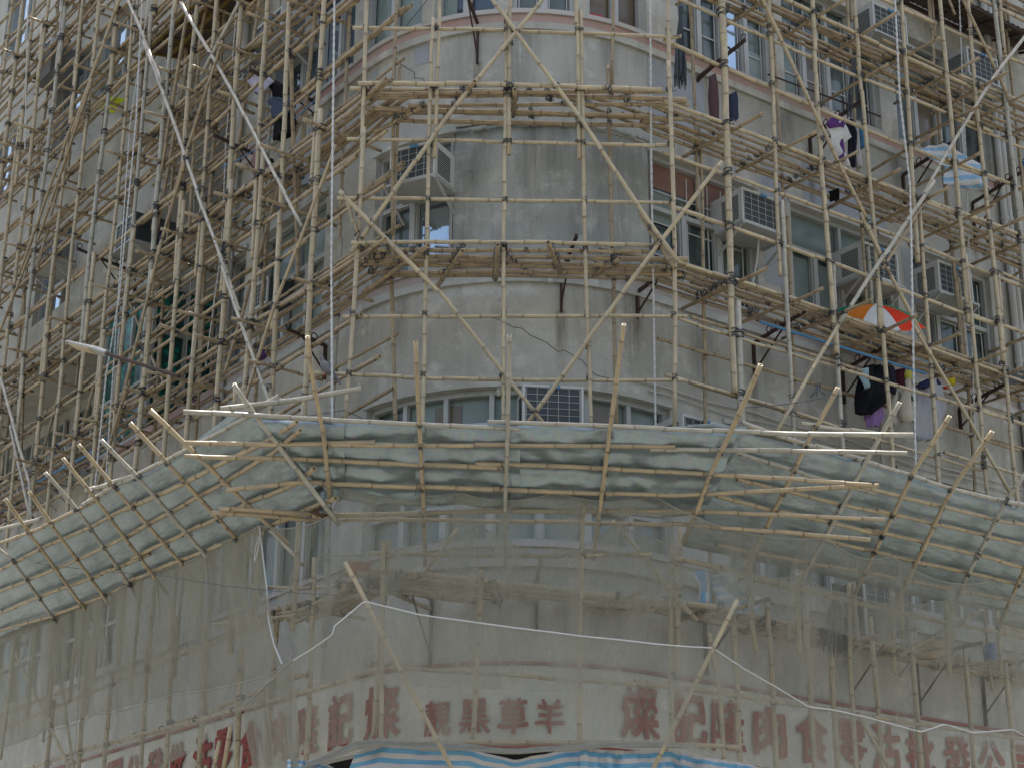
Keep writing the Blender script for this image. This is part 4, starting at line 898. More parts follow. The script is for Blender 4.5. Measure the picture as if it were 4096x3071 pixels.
# ================================================================ debris netting
def resample(pl, n):
    L = [0]
    for a, b in zip(pl, pl[1:]): L.append(L[-1]+math.hypot(b[0]-a[0], b[1]-a[1]))
    out = []
    for i in range(n):
        q = L[-1]*i/(n-1); k = 0
        while k < len(L)-2 and L[k+1] < q: k += 1
        f = (q-L[k])/max(1e-6, L[k+1]-L[k]); out.append((pl[k][0]+(pl[k+1][0]-pl[k][0])*f, pl[k][1]+(pl[k+1][1]-pl[k][1])*f))
    return out
def by_x(pl, xs):
    return [interp(pl, x) for x in xs]
def net(name, top, bottom, p_top, p_bot, mat, label, nx=120, ny=14, fold=.03, group=None, seed=0, hem=True, rope_top=None, usc=1., off=(0, 0), freq=1.):
    T = resample(top, nx); B = resample(bottom, nx); g = []; uv = []
    def pick(pl, p, o):
        if pl == 'WRAP': pl = 'NL' if p[0] < 1290 else ('N2' if p[0] < 2749 else 'NR')
        if pl == 'WRAP3': pl = (nL, on('N3', (1330, 2520)).dot(nL)) if p[0] < 1330 else ('N3' if p[0] < 2722 else (nR, on('N3', (2722, 2583)).dot(nR)))
        return on(pl, p, o)
    TT = [pick(p_top, p, off[0]) for p in T]; BB = [pick(p_bot, p, off[1]) for p in B]
    if isinstance(p_top, str) and p_top.startswith('WRAP'): p_top = 'N2'
    L = 0; us = [0]
    for a, b in zip(TT, TT[1:]): L += (b-a).length; us.append(L)
    n = PL[p_top][0] if isinstance(p_top, str) else p_top[0]
    for i in range(ny+1):
        v = i/ny; row = []
        for j in range(nx):
            p = TT[j].lerp(BB[j], v); h = noise.noise(V3((us[j]*3.2*freq, v*.8, seed)))*fold+noise.noise(V3((us[j]*9*freq, v*1.4, seed+7)))*fold*.45
            row.append(p+n*h*(.25+math.sin(v*math.pi)*.9)); uv.append((us[j], v*(TT[j]-BB[j]).length))
        g.append(row)
    m = MB(); m.grid(g, 0, uv); o = m.build(name, mat, label=label, cat='netting', group=group)
    if hem:
        m = MB(); m.tube([p+n*.004 for p in g[0]], .007, 5); m.build('hem', 'rope' if rope_top else 'net_hem', o)
    return o
def scal(peaks, sag, n=7):      # scalloped edge hanging between tie points
    out = []
    for (a, b), s in zip(zip(peaks, peaks[1:]), sag if isinstance(sag, list) else [sag]*99):
        for i in range(n): f = i/n; out.append((a[0]+(b[0]-a[0])*f, a[1]+(b[1]-a[1])*f+s*4*f*(1-f)))
    return out+[peaks[-1]]
Gp = lambda *q: [px('G', x, y) for x, y in q]
Hp = lambda *q: [px('H', x, y) for x, y in q]
Ip = lambda *q: [px('I', x, y) for x, y in q]
topL = scal(Gp((-60, 850), (110, 770), (240, 732), (395, 668), (590, 568), (765, 512), (900, 438), (1050, 385), (1355, 243), (1640, 125)), [10, 6, 9, 12, 6, 8, 10, 22, 14])
NET1 = net('debris_net', topL, Gp((-60, 1560), (300, 1415), (600, 1320), (1090, 1195), (1600, 1100), (1785, 1000)), 'NL', 'NL', 'net', 'long grey-brown debris net hanging in folds from the edge of the left catch fan', seed=1, fold=.05)
net('debris_net', scal(Gp((-60, 1540), (300, 1412), (600, 1318), (1090, 1193), (1600, 1098), (1850, 975)), [10, 14, 12, 8, 10]), Gp((-60, 2000), (600, 1900), (880, 1720), (1200, 1560), (1540, 1290), (1860, 1130)), 'NL', 'NL', 'net_thin', 'lower strip of netting gathered to a knot at lower left, beside the torn gap', seed=3, fold=.05, off=(.06, .1))
net('debris_net', Gp((1540, 1270), (1850, 975)), Gp((1600, 1700), (1880, 1650)), 'NL', 'NL', 'net', 'bunched net hanging straight down from a knot left of the blue tarpaulin', nx=40, seed=5, fold=.07, off=(.1, .1), freq=3)
net('debris_net', scal(Gp((1640, 125), (2090, 60))+[px('E', 110, 1500)]+[px('E', 860, 1533), px('E', 1450, 1528), px('E', 2070, 1550)]+Ip((960, 205), (1370, 320), (2005, 478), (2330, 620)), [30, 6, 38, 34, 30, 60, 40, 50, 20]),
    Gp((1700, 450), (1900, 1000))+Hp((-100, 1100), (700, 1150), (1500, 1180), (2211, 1230))+Ip((600, 1260), (1000, 1330), (1450, 1420), (2330, 1600)), 'WRAP', 'WRAP', 'net_thin', 'thin net hung from the underside of the middle and right catch fans across the corner', seed=8, fold=.06, ny=20, nx=220)
net('debris_net', scal(Hp((-40, 300), (600, 238), (985, 128), (1160, 225), (1620, 258), (1850, 115), (2211, 240)), [25, 12, 10, 48, 12, 12]), Hp((-40, 620), (500, 560), (1160, 600), (1620, 640), (2211, 640)), (nC, -15.98), (nC, -15.98), 'net_thin', 'second layer of thin net with a drooping hem under the middle catch fan', seed=12, fold=.04, ny=8)
net('debris_net', scal(Ip((-20, 350), (380, 395), (790, 440), (1130, 560), (1400, 620), (1750, 590), (2330, 700)), [20, 25, 16, 14, 12, 8]), Ip((-20, 480), (960, 780), (2330, 1150)), (nR, -12.0), (nR, -12.0), 'net_thin', 'inner layer of grey net drooping under the right catch fan over the hazy lower platform', seed=15, fold=.05, ny=10)
rope3 = Gp((1852, 978), (1980, 900), (2100, 815))+Hp((60, 760), (250, 605), (600, 690), (960, 740), (1300, 785), (1630, 825), (2211, 886))+Ip((245, 900), (450, 1035), (650, 1150), (850, 1270), (1000, 1290), (1230, 1340), (1560, 1430), (1710, 1380), (1890, 1435), (2140, 1415), (2300, 1500))
net('debris_net', rope3, Gp((1860, 1560))+Hp((-100, 1560), (200, 1485), (700, 1500), (1300, 1530), (2100, 1490))+Ip((100, 1560), (500, 1640), (1000, 1760), (2300, 1900)), 'WRAP3', 'WRAP3', 'net_thin', 'front net strung on a white rope between two leaning props across the painted fascia', seed=18, fold=.05, rope_top=True, ny=16, nx=200)
# bundled hem swag over the tarpaulin
m = MB()
for k in range(4):
    m.tube([on('T', p, .08+.02*k) for p in resample(Hp((-120, 1640), (0, 1590+k*9), (180, 1500+k*10), (350, 1480+k*8), (620, 1500+k*12), (800, 1510+k*9), (1250, 1545+k*5), (1700, 1505+k*6), (2100, 1500+k*5), (2350, 1530)), 50)], [.014+.006*math.sin(i*.7+k) for i in range(50)], 6)
m.build('net_roll', 'net_hem', label='loosely rolled white net edge draped above the blue striped tarpaulin', cat='netting')
m = MB(); m.tube([on('NL', p, .03) for p in resample(Gp((1640, 128), (1665, 350), (1690, 560), (1695, 710), (1730, 870), (1782, 1000)), 20)], .009, 6)
m.tube([on('NL', p, .05) for p in resample(Gp((1638, 190), (1615, 260), (1605, 360), (1625, 300), (1645, 200)), 14)], .007, 5)
m.build('rope', 'rope', label='white rope edging the net with a small loop at its top, left of centre', cat='rope')
for q, lb in ((((190, 760), (150, 950), (100, 1040)), 'pale cord curving over the left debris net near the frame edge'), (((345, 720), (345, 1000), (380, 1160)), 'pale cord on the left net, second from the frame edge'), (((520, 640), (500, 1100), (470, 1660)), 'longest pale cord running straight down the left net'),
    (((640, 590), (690, 1100), (745, 1330)), 'pale seam at the edge of the doubled left net'), (((990, 470), (1010, 700)), 'short pale streak on the left net under the fan, the left of two'), (((1300, 330), (1330, 700)), 'short pale streak on the left net under the fan, nearest the net edge rope')):
    m = MB(); m.tube([on('NL', p, .02) for p in resample(Gp(*q), 8)], .005, 5); m.build('net_cord', 'net_hem', NET1)
# ================================================================ striped tarpaulins
def tarp(top, bot, plane, label, mat='stripe_tarp', nx=50, ny=14, fold=.075, off=0):
    T = resample(top, nx); B = resample(bot, nx); m = MB(); g = []
    for i in range(ny+1):
        v = i/ny
        g.append([on(plane, T[j], off).lerp(on(plane, B[j], off+.05), v)+PL[plane][0]*(noise.noise(V3((j*.22, v*3, len(label)*.37)))*fold+noise.noise(V3((j*.7, v*5, 3)))*fold*.3) for j in range(nx)])
    m.grid(g); return m.build('tarpaulin', mat, label=label, cat='tarpaulin', group='striped tarpaulins')
tarp(Hp((200, 1560), (370, 1500), (600, 1520), (930, 1530), (1000, 1560), (1200, 1605), (1400, 1570), (1520, 1530), (1620, 1530)), Hp((60, 1860), (500, 1860), (1200, 1880), (1640, 1880)), 'T', 'blue and white striped tarpaulin sagging in the middle below the small red characters')
tarp(Hp((1610, 1525), (1900, 1550), (2200, 1530))+Ip((40, 1560)), Hp((1610, 1880), (2200, 1880))+Ip((60, 1900)), 'T', 'blue and white striped tarpaulin with level stripes right of the thin centre pole', off=.05)
tarp(Ip((20, 1545), (200, 1590), (350, 1610), (520, 1640), (650, 1690)), Ip((20, 1880), (650, 1900)), 'T', 'blue edged tarpaulin corner slipping out of the frame below the big characters', off=-.1)
tarp(Gp((1815, 1600), (1960, 1605), (2110, 1650)), Gp((1790, 1800), (2110, 1800)), 'T', 'small piece of blue and white tarpaulin under the bunched net at lower left', off=.02)
# ================================================================ ropes hanging from the roof
def rope(pts, label, r=.011, mat='rope', sag=0, plane_offs=None):
    m = MB(); P = []
    for a, b in zip(pts, pts[1:]):
        n = max(2, int((b-a).length/.025)) if r > .008 else max(2, int((b-a).length/.2))
        for i in range(n): f = i/n; P.append(a.lerp(b, f)+V3((0, 0, -sag*4*f*(1-f))))
    P.append(pts[-1])
    if r > .008:       # two visible strands
        for h in (0, math.pi):
            m.tube([p+V3((math.cos(i*.9+h), math.sin(i*.9+h), 0))*r*.45 for i, p in enumerate(P)], r*.62, 4)
    else: m.tube(P, r, 4)
    return m.build('rope', mat, label=label, cat='rope', group='ropes')
rope([on('L', (1338, -40), .2), on('L', (1325, 1050), .2), on('L', (1329, 1672), .2)], 'white twisted rope hanging straight down just left of the rounded corner', .013)
rope([on('C', (2601, -40), -.35), on('C', (2604, 560), -.35), on('C', (2622, 1710), -.35)], 'white twisted rope close to the wall on the right side of the rounded corner', .012)
rope([on('R', (3578, -40), .25), on('R', (3598, 380), .25), on('R', (3640, 740), .25), on('R', (3663, 1890), .25)], 'thick white rope in front of the umbrella at right, tied to the fan', .014)
rope([on('R', (3835, -40), -.35), on('R', (3866, 700), -.35), on('R', (3900, 1750), -.35)], 'thinner grey rope behind the poles right of the thick white rope', .010)
rope([on('L', (570, -40), .25), on('L', (545, 480), .25), on('L', (478, 1180), .25), on('L', (425, 1500), .25), on('L', (378, 1960), .25)], 'white rope crossing the street lamp arm on the left', .012)
rope([on('L', (600, -40), .2), on('L', (520, 500), .2), on('L', (470, 1230), .2), on('L', (420, 1960), .2)], 'second strand of white rope a hand to the right at the street lamp', .009)
rope([on('L', (950, -20), -.4), on('L', (905, 560), -.4), on('L', (885, 1000), -.4), on('L', (820, 1480), -.4)], 'white rope hanging in the shadowed bay behind the left poles', .010)
rope([on('L', (805, 60), -1.), on('L', (760, 1200), -1.), on('L', (720, 1790), -1.)], 'loose pale cord dangling in the set-back bay on the left', .006)
rope([on('L', (110, 20), .1), on('L', (100, 600), .1)], 'short white rope at the top left edge', .010)
rope([on('NL', (0, 2226), .5), on('NL', (650, 2300), .5), on('N3', (1340, 2378), .1)], 'thin dark telephone wire running level across the left net', .004, 'tie', .03)
rope([on('R', (2960, 1630), .1), on('R', (3300, 1590), .1)], 'taut dark cord tied between two fan poles on the right', .005, 'tie', .02)
rope([on('C', (1170, 1672), .3), on('C', (1378, 1640), 0), on('C', (1450, 1672), 0)], 'taut black cord tied to the upright at the left hip of the fan', .004, 'tie')
rope([W(-2.9, 12.3, .05), W(-1.0, 12.95, .1), W(-.5, 12.9, .05)], 'thin dark wire strung across the rounded corner below the top windows', .004, 'tie', .1)
# ================================================================ iron clothes brackets on the wall
def bracket(s, z, ln, label, drop=.45, ang=8, hooks=4, m_='rust'):
    n = Wn(s); T = Z.cross(n); c = W(s, z, .02)
    t = thing('iron_bracket', c, label, 'wall bracket', 'iron clothes brackets')
    m = MB(); m.bar(c, c-Z*drop, .045, .022, n); m.build('wall_plate', m_, t)
    e = c+n*ln+Z*ln*math.tan(rad(ang)); m = MB(); m.bar(c, e, .03, .035, T); m.build('arm', m_, t)
    m = MB(); m.bar(c-Z*drop*.8, c.lerp(e, .62), .016, .016, T); m.build('brace', m_, t)
    for k in range(hooks):
        m = MB(); p = c.lerp(e, .3+.66*k/max(1, hooks-1)); m.tube([p+Z*.055+(n*math.cos(a)+Z*math.sin(a))*.038 for a in [i*math.pi/5 for i in range(11)]], .007, 5, cap=False); m.build('ring', m_, t)
BR = [(.40, 9.40, .75, 'rusty bracket sticking straight out below the blocked window, dark stain under its plate', {'drop': .42, 'hooks': 1}), (1.28, 9.35, .7, 'black iron bracket with four rings right of the rusty one on the corner', {'drop': .3, 'hooks': 4}),
      (-.52, 12.45, .75, 'dark iron bracket at the top of the picture left of the centre poles', {'drop': .5, 'hooks': 1}), (2.25, 12.30, .8, 'rusty bracket under the top windows beside the black bunch of ties', {'drop': .05, 'hooks': 3}), (4.03, 12.10, .9, 'iron bracket with rings from which the striped shirts hang', {'drop': .5}),
      (5.65, 12.1, .9, 'iron bracket carrying the blue and white sheet at right', {'drop': .5}), (6.95, 12.1, .8, 'iron bracket near the right edge with a string mop hanging from it', {'drop': .6}), (2.95, 9.17, .85, 'rusty bracket with hooks below the right platform, left of the blue pole', {'drop': .42, 'hooks': 5}),
      (4.35, 9.17, .8, 'iron bracket left of the hanging laundry', {'drop': .4, 'hooks': 4}), (6.35, 9.15, .8, 'iron bracket right of the hanging laundry', {'drop': .3, 'hooks': 4}), (-4.15, 12.0, .9, 'black iron bracket with rings at the left carrying blue rope', {'drop': .6, 'hooks': 4}),
      (-3.3, 12.5, .9, 'bracket behind the dark clothes at upper left', {'drop': .2, 'hooks': 2}), (-2.75, 9.15, .5, 'short black bracket under the pale green windows left of the corner', {'drop': .4, 'hooks': 1}),
      (2.1, 5.95, .95, 'red-brown bracket under the lower platform, nearest the corner', {'drop': .6, 'hooks': 0, 'ang': 0}), (4.2, 5.95, .95, 'red-brown bracket under the lower platform, second along the right wall', {'drop': .65, 'hooks': 0, 'ang': 0}), (5.25, 5.95, .95, 'red-brown bracket under the lower platform, third along the right wall', {'drop': .65, 'hooks': 0, 'ang': 0}), (6.35, 5.95, .95, 'red-brown bracket under the lower platform, close to the right edge', {'drop': .65, 'hooks': 0, 'ang': 0}),
      (-.9, 5.95, .8, 'dark red bracket behind the net above the small characters', {'drop': .7, 'hooks': 0, 'ang': 0}), (.15, 6.1, .5, 'rusty stub bracket behind the net in the very middle', {'drop': .5, 'hooks': 0}), (-8.2, 12.0, .9, 'bracket with a loop of wire on the cream block', {'drop': .6, 'hooks': 2})]
for s, z, ln, lb, kw in BR: bracket(s, z, ln, lb, **kw)
m = MB(); m.tube([on('R', px('F', 545, 455), -.3), on('R', px('F', 1590, 780), -.3)], .016, 8); m.build('laundry_pole', 'blue_pipe', label='long blue laundry pole under the right platform with clothes hooked on it', cat='laundry pole')
m = MB(); m.tube([on('L', px('J7', 420, 1175), -.3), on('L', px('J7', 1050, 835), -.3)], .016, 8); m.build('laundry_pole', 'blue_pipe', label='blue laundry pole low on the left wing above the fan', cat='laundry pole')
m = MB(); m.tube([W(2.9, 12.35, .5), W(4.6, 12.3, .65)], .012, 6); m.build('laundry_pole', 'rust', label='thin dark rail from which the purple and white shirts hang', cat='laundry pole')
# ================================================================ laundry and cloths
def drape(rows, plane, col, label, name='shirt', cat='clothing', off=0., crop=None, fold=.035, mat=None, nx=14, collar=None, sub=None):
    # rows: (y, x-left, x-right) from top to bottom; becomes a hanging, folded cloth with thickness
    g = []; ys = len(rows)-1; sd_ = random.random()*50; N_ = 5
    for i in range(ys):
        (y0, a0, b0), (y1, a1, b1) = rows[i], rows[i+1]
        for k in range(N_ if i < ys-1 else N_+1):
            f = k/N_; y, a, b = y0+(y1-y0)*f, a0+(a1-a0)*f, b0+(b1-b0)*f; row = []
            for j in range(nx+1):
                u = j/nx; p = px(crop, a+(b-a)*u, y) if crop else (a+(b-a)*u, y)
                n = PL[plane][0]; h = math.sin(u*9+sd_)*fold*.6+noise.noise(V3((u*4, (i*N_+k)*.12, sd_)))*fold*1.6+math.sin(u*math.pi)*.06
                row.append(on(plane, p, off)+n*h)
            g.append(row)
    m = MB(); m.grid(g); o = m.build(name, mat or fabric(col), label=label, cat=cat, group=('clothes drying on the scaffold' if cat == 'clothing' else None))
    md = o.modifiers.new('t', 'SOLIDIFY'); md.thickness = .008
    for (rws, c2) in (sub or []):
        o2 = drape(rws, plane, c2, None, 'trim_panel', None, off+.02, crop, fold*.5, nx=6); o2.parent = o; o2.location = o2.location-wloc(o) if False else o2.location-o.location
        if 'category' in o2: del o2['category']
    return o
def hanger(plane, crop, x, y, off=0):
    c = at(plane, crop, x, y, off); m = MB(); T = Z.cross(PL[plane][0])
    m.tube([c+Z*.12, c+Z*.15+T*.02, c+Z*.13+T*.035], .004, 4); m.tube([c+Z*.12, c+Z*.06, c-T*.16-Z*.02, c+T*.16-Z*.02, c+Z*.06], .004, 4)
    return m
drape([(765, 990, 1050), (800, 950, 1090), (870, 975, 1118), (920, 985, 1050), (1000, 1020, 1070), (1070, 1050, 1100)], 'R', (.52, .52, .50), 'white T-shirt with a purple yoke hanging below the top right windows', crop='C', off=-.25, sub=[([(752, 985, 1010), (790, 955, 1075), (818, 975, 1060)], (.10, .04, .16)), ([(895, 1035, 1050), (960, 1035, 1060), (1030, 1045, 1060)], (.10, .04, .16))])
drape([(770, 1075, 1100), (860, 1100, 1125), (1060, 1095, 1130)], 'R', (.02, .02, .03), 'narrow black garment next to the purple and white T-shirt', crop='C', off=-.3)
drape([(790, 1105, 1130), (900, 1118, 1150), (1070, 1135, 1165)], 'R', (.42, .40, .40), 'grey garment squeezed between the black and the blue ones', crop='C', off=-.33)
drape([(810, 1130, 1155), (900, 1140, 1185), (945, 1150, 1180)], 'R', (.06, .17, .28), 'blue garment at the end of the row of shirts', crop='C', off=-.36)
drape([(810, 1150, 1175), (870, 1165, 1180), (940, 1172, 1186)], 'R', (.01, .30, .16), 'bright green garment behind the blue one', crop='C', off=-.4)
drape([(1210, 980, 1035), (1250, 985, 1030), (1275, 995, 1025)], 'R', (.01, .01, .012), 'small black cloth hanging under the platform below the shirts', 'cloth', 'cloth', crop='C', off=-.5, nx=6)
drape([(925, 1600, 1720), (960, 1540, 1800), (1010, 1600, 1890), (1060, 1700, 1970), (1120, 1690, 1985), (1170, 1690, 1985), (1205, 1850, 1985)], 'R', (.3, .5, .6), 'blue and white striped sheet draped over a bracket at the right', 'striped_sheet', 'sheet', crop='C', off=-.35, mat='stripe_cloth', nx=20, fold=.05)
drape([(480, 234, 240), (560, 236, 252), (650, 238, 262), (800, 240, 264)], 'R', (.12, .07, .075), 'narrow plaid cloth hanging by the black bunch of ties', 'cloth', 'cloth', crop='C', off=-.4, nx=5)
drape([(600, 350, 362), (660, 355, 378), (770, 358, 388)], 'R', (.05, .06, .10), 'dark blue strip of cloth behind a double pole at upper right', 'cloth', 'cloth', crop='C', off=-.4, nx=4)
hx = dict(plane='R', crop='F', off=-.35)
drape([(735, 1215, 1285), (790, 1170, 1330), (860, 1150, 1345), (950, 1150, 1345), (1030, 1145, 1240), (1040, 1185, 1235)], 'R', (.008, .008, .01), 'bulky black jacket in the row of laundry under the umbrella', 'jacket', crop='F', off=-.35, nx=16)
drape([(755, 1165, 1205), (800, 1160, 1225), (850, 1185, 1220), (880, 1195, 1205)], 'R', (.28, .40, .44), 'pale blue small shirt over the black jacket', crop='F', off=-.25, nx=6)
drape([(985, 1230, 1300), (1060, 1200, 1310), (1120, 1215, 1280)], 'R', (.22, .13, .28), 'lilac cloth showing below the black jacket', 'cloth', crop='F', off=-.4, nx=8)
drape([(740, 1325, 1365), (800, 1330, 1400), (860, 1340, 1400), (915, 1345, 1395)], 'R', (.015, .02, .03), 'very dark blue shirt between the black jacket and the maroon one', crop='F', off=-.38, nx=8)
drape([(760, 1400, 1445), (800, 1380, 1455), (870, 1395, 1450)], 'R', (.05, .012, .018), 'dark maroon cardigan in the middle of the laundry', crop='F', off=-.36, nx=8)
drape([(815, 1455, 1475), (880, 1440, 1490), (960, 1430, 1515), (1050, 1430, 1528), (1088, 1450, 1500)], 'R', (.46, .42, .34), 'cream patterned child dress in the middle of the laundry', 'dress', crop='F', off=-.33, nx=10, sub=[([(768, 1450, 1475), (828, 1465, 1490)], (.45, .45, .08)), ([(930, 1465, 1500), (955, 1470, 1505)], (.05, .12, .10))])
drape([(900, 1370, 1420), (960, 1355, 1425), (1110, 1360, 1390)], 'R', (.40, .37, .31), 'pale patterned cloth behind the cream dress', 'cloth', crop='F', off=-.42, nx=6)
drape([(825, 1590, 1650), (860, 1540, 1690), (930, 1525, 1710), (1010, 1515, 1718), (1100, 1510, 1700), (1180, 1510, 1705), (1205, 1540, 1590)], 'R', (.30, .30, .31), 'large grey sweatshirt with a navy yoke at the right end of the laundry', 'sweatshirt', crop='F', off=-.33, nx=16, sub=[([(822, 1590, 1650), (850, 1545, 1685), (878, 1505, 1560)], (.02, .025, .06))])
drape([(815, 1725, 1755), (860, 1735, 1750)], 'R', (.62, .50, .03), 'small yellow tag hanging near the right end of the laundry', 'tag', 'tag', crop='F', off=-.4, nx=3)
drape([(865, 1700, 1722), (885, 1704, 1718)], 'R', (.60, .10, .03), 'tiny orange-red peg tag right of the grey sweatshirt', 'tag', 'tag', crop='F', off=-.4, nx=3)
drape([(770, 2020, 2260), (800, 2040, 2260), (850, 2090, 2260)], 'R', (.10, .11, .12), 'dark plastic sheet lying on the platform at the right edge', 'plastic_sheet', 'sheet', crop='F', off=-.2)
drape([(865, 860, 1060), (905, 800, 1115), (950, 830, 1060), (1040, 900, 1000)], 'L', (.36, .34, .42), 'pale lilac cloth thrown over a pole at upper left', 'cloth', crop='J2', off=-.2, nx=12)
drape([(925, 1060, 1120), (960, 1050, 1180), (1050, 1090, 1220), (1090, 1110, 1220)], 'L', (.008, .008, .012), 'black T-shirt hanging above the navy one at upper left', crop='J2', off=-.3, nx=10)
drape([(1095, 1080, 1320), (1130, 1035, 1350), (1180, 1070, 1330), (1240, 1080, 1280), (1320, 1100, 1200)], 'L', (.05, .065, .10), 'navy cloth over a line in the middle of the dark clothes at upper left', 'cloth', crop='J2', off=-.25, nx=12)
drape([(1240, 1140, 1310), (1350, 1120, 1330), (1460, 1110, 1310), (1530, 1100, 1200), (1565, 1110, 1180)], 'L', (.008, .01, .014), 'black trousers hanging lowest of the dark clothes at upper left', 'trousers', crop='J2', off=-.32, nx=10)
drape([(300, 905, 980), (380, 900, 1030), (470, 895, 1050), (540, 885, 1060), (590, 930, 1000)], 'L', (.22, .13, .13), 'dusty pink cloth on blue cord at the left', 'cloth', crop='J4', off=-.35, nx=10)
drape([(380, 1050, 1080), (460, 1080, 1100), (540, 1060, 1110)], 'L', (.02, .02, .03), 'black sock beside the dusty pink cloth', 'sock', crop='J4', off=-.35, nx=5)
drape([(1110, 975, 1005), (1170, 945, 1035), (1225, 930, 1000)], 'L', (.055, .03, .085), 'dark purple rag caught in the poles left of the pigeon', 'cloth', 'cloth', crop='J6', off=-.1, nx=7)
drape([(415, 125, 210), (500, 150, 215), (630, 150, 220)], (nR, -12.9) if False else 'Ri', (.3, .4, .5), 'blue and white striped bag standing on the lower platform, the narrower of two', 'striped_bag', 'bag', crop='I', mat='stripe_bag', nx=8, fold=.06)
drape([(435, 265, 350), (500, 262, 400), (600, 265, 560), (690, 330, 480)], 'Ri', (.3, .4, .5), 'large crumpled blue and white striped bag on the lower platform', 'striped_bag', 'bag', crop='I', mat='stripe_cloth', nx=14, fold=.09, off=.1)
drape([(870, 1975, 2020), (920, 1960, 2030), (1010, 1990, 2030)], 'Ri', (.07, .13, .32), 'blue patterned cloth pegged near the right edge behind the net', 'cloth', 'cloth', crop='I', nx=6)
drape([(720, 1240, 1290), (790, 1235, 1290), (880, 1240, 1280)], 'L', (.12, .20, .42), 'faint blue cloth behind the left debris net', 'cloth', 'cloth', crop='G', off=-.3, nx=5)
drape([(1090, 1105, 1400), (1180, 1100, 1300), (1260, 1220, 1260)], 'L', (.45, .55, .05), 'yellow-green painted board high on the cream block', 'board', 'board', crop='J1', off=-.7, nx=5, fold=.005)
drape([(620, 1560, 1640), (700, 1300, 1500)], 'L', (.03, .20, .15), 'green mesh hung behind the poles over the balcony at left', 'mesh', 'netting', crop='J5', off=-.9, nx=6) if False else None
# black bunch of tie strips hanging at top right
def bunch(plane, crop, x0, x1, y0, y1, neck, label, n=70, off=0):
    m = MB(); random.seed(int(x0+y0))
    for k in range(n):
        u = random.random(); a = at(plane, crop, (x0+x1)/2+(u-.5)*(x1-x0)*.35, y0, off); b = at(plane, crop, (x0+x1)/2+(u-.5)*(x1-x0)*.25, y0+(y1-y0)*neck, off)
        c = at(plane, crop, x0+(x1-x0)*u, y1-random.random()*.22*(y1-y0), off)+V3((0, random.uniform(-.05, .05), 0)); m.tube([a, b, b.lerp(c, .5)+V3((random.uniform(-.02, .02),)*3), c], .005, 3)
    return m.build('strap_bundle', 'tie', label=label, cat='strap bundle', group='bundles of black nylon ties')
bunch('R', 'C', 0, 80, 40, 560, .15, 'thick bundle of black nylon ties hanging from a pole at top right of centre', off=-.3)
bunch('R', 'C', 1060, 1200, 370, 780, .1, 'loose strands of black ties hanging in front of the top right window', 16, off=-.3)
bunch('R', 'I', 940, 1110, 490, 960, .1, 'bundle of black ties behind the net below the right fan', 60, off=-.5)
bunch('R', 'F', 860, 960, 840, 930, .5, 'small spiky bunch of black ties knotted on a dark cord right of centre', 10, off=.1)
# ================================================================ umbrella on the right platform
def umbrella():
    c = at('Ri', 'F', 1265, 455, -.02); ax = (V3((.05, -.62, 1))).normalized(); t = thing('umbrella', c, 'open orange, green, red and white umbrella wedged on the right platform', 'umbrella')
    x = ax.orthogonal().normalized(); x = (V3((1, 0, 0))-ax*ax.x).normalized(); y = ax.cross(x); Rr, Hh = .60, .21; cols = [(.62, .62, .60), (.62, .05, .02), (.0, .22, .11), (.66, .20, .03)]
    for k in range(8):
        g = []
        for i in range(7):
            v = i/6; row = []
            for j in range(9):
                u = j/8; a = 2*math.pi*(k+u-.6)/8; r = Rr*v*(1-.10*math.sin(u*math.pi)*v*v); row.append(c+x*math.cos(a)*r+y*math.sin(a)*r+ax*(Hh*(1-v*v)-.015*math.sin(u*math.pi)*v))
            g.append(row)
        m = MB(); m.grid(g); o = m.build('panel', fabric(cols[{0: 2, 1: 3, 2: 0, 3: 1, 4: 2, 5: 3, 6: 0, 7: 1}[k]]), t)
        m = MB(); a = 2*math.pi*(k-.6)/8; m.tube([c+ax*(Hh-.01), c+x*math.cos(a)*Rr*.5+y*math.sin(a)*Rr*.5+ax*(Hh*.75-.012), c+x*math.cos(a)*Rr*1.02+y*math.sin(a)*Rr*1.02-ax*.005], .004, 4); m.build('rib', 'alu', t)
    m = MB(); m.tube([c+ax*(Hh+.06), c-ax*.55], .006, 6); m.build('shaft', 'alu', t)
umbrella()
# ================================================================ street lamp
hd0, hd1 = on('L', px('J5', 775, 1045), .55), on('L', px('J5', 1190, 1150), .48)
base = W(-7.0, 9.3, .0)
t = thing('street_lamp', on('L', px('J5', 1980, 1395), .35), 'flat grey street lamp head on a thin arm reaching out through the scaffold at left', 'street lamp')
d = (hd1-hd0).normalized(); side = Z.cross(d).normalized(); upd = d.cross(side)
if upd.z < 0: upd = -upd
if side.y > 0: side = -side
side, upd = side*math.cos(.32)+upd*math.sin(.32), upd*math.cos(.32)-side*math.sin(.32)
m = MB(); L_ = (hd1-hd0).length
prof = [(0, .10, .015), (.06, .13, .03), (.55, .13, .045), (.78, .12, .055), (.86, .07, .05), (1., .06, .045)]
g = []
for u, wd, h in prof:
    c = hd0+d*L_*u; g.append([c+side*math.cos(a)*wd*.8+upd*max(-.012, math.sin(a)*h) for a in [2*math.pi*i/16 for i in range(17)]])
m.grid(g); m.add([p for p in g[0][:-1]], [tuple(range(16))]); m.add([p for p in g[-1][:-1]], [tuple(range(16))]); m.build('lamp_head', 'alu', t)
m = MB(); m.box(hd0+d*L_*.36-upd*.018, d*L_*.26, side*.07, upd*.006); m.build('lens', plain('lens', (.55, .45, .30), .3), t)
m = MB(); m.tube([hd0+d*L_*.1-upd*.012+side*s_*.1 for s_ in (-1, 1)], .006, 5); m.tube([hd1-d*.05, hd1+(on('L', px('J5', 1980, 1395), .35)-hd1)*.5, on('L', px('J5', 1980, 1395), .35)], .022, 10); m.build('arm', 'rust', t)
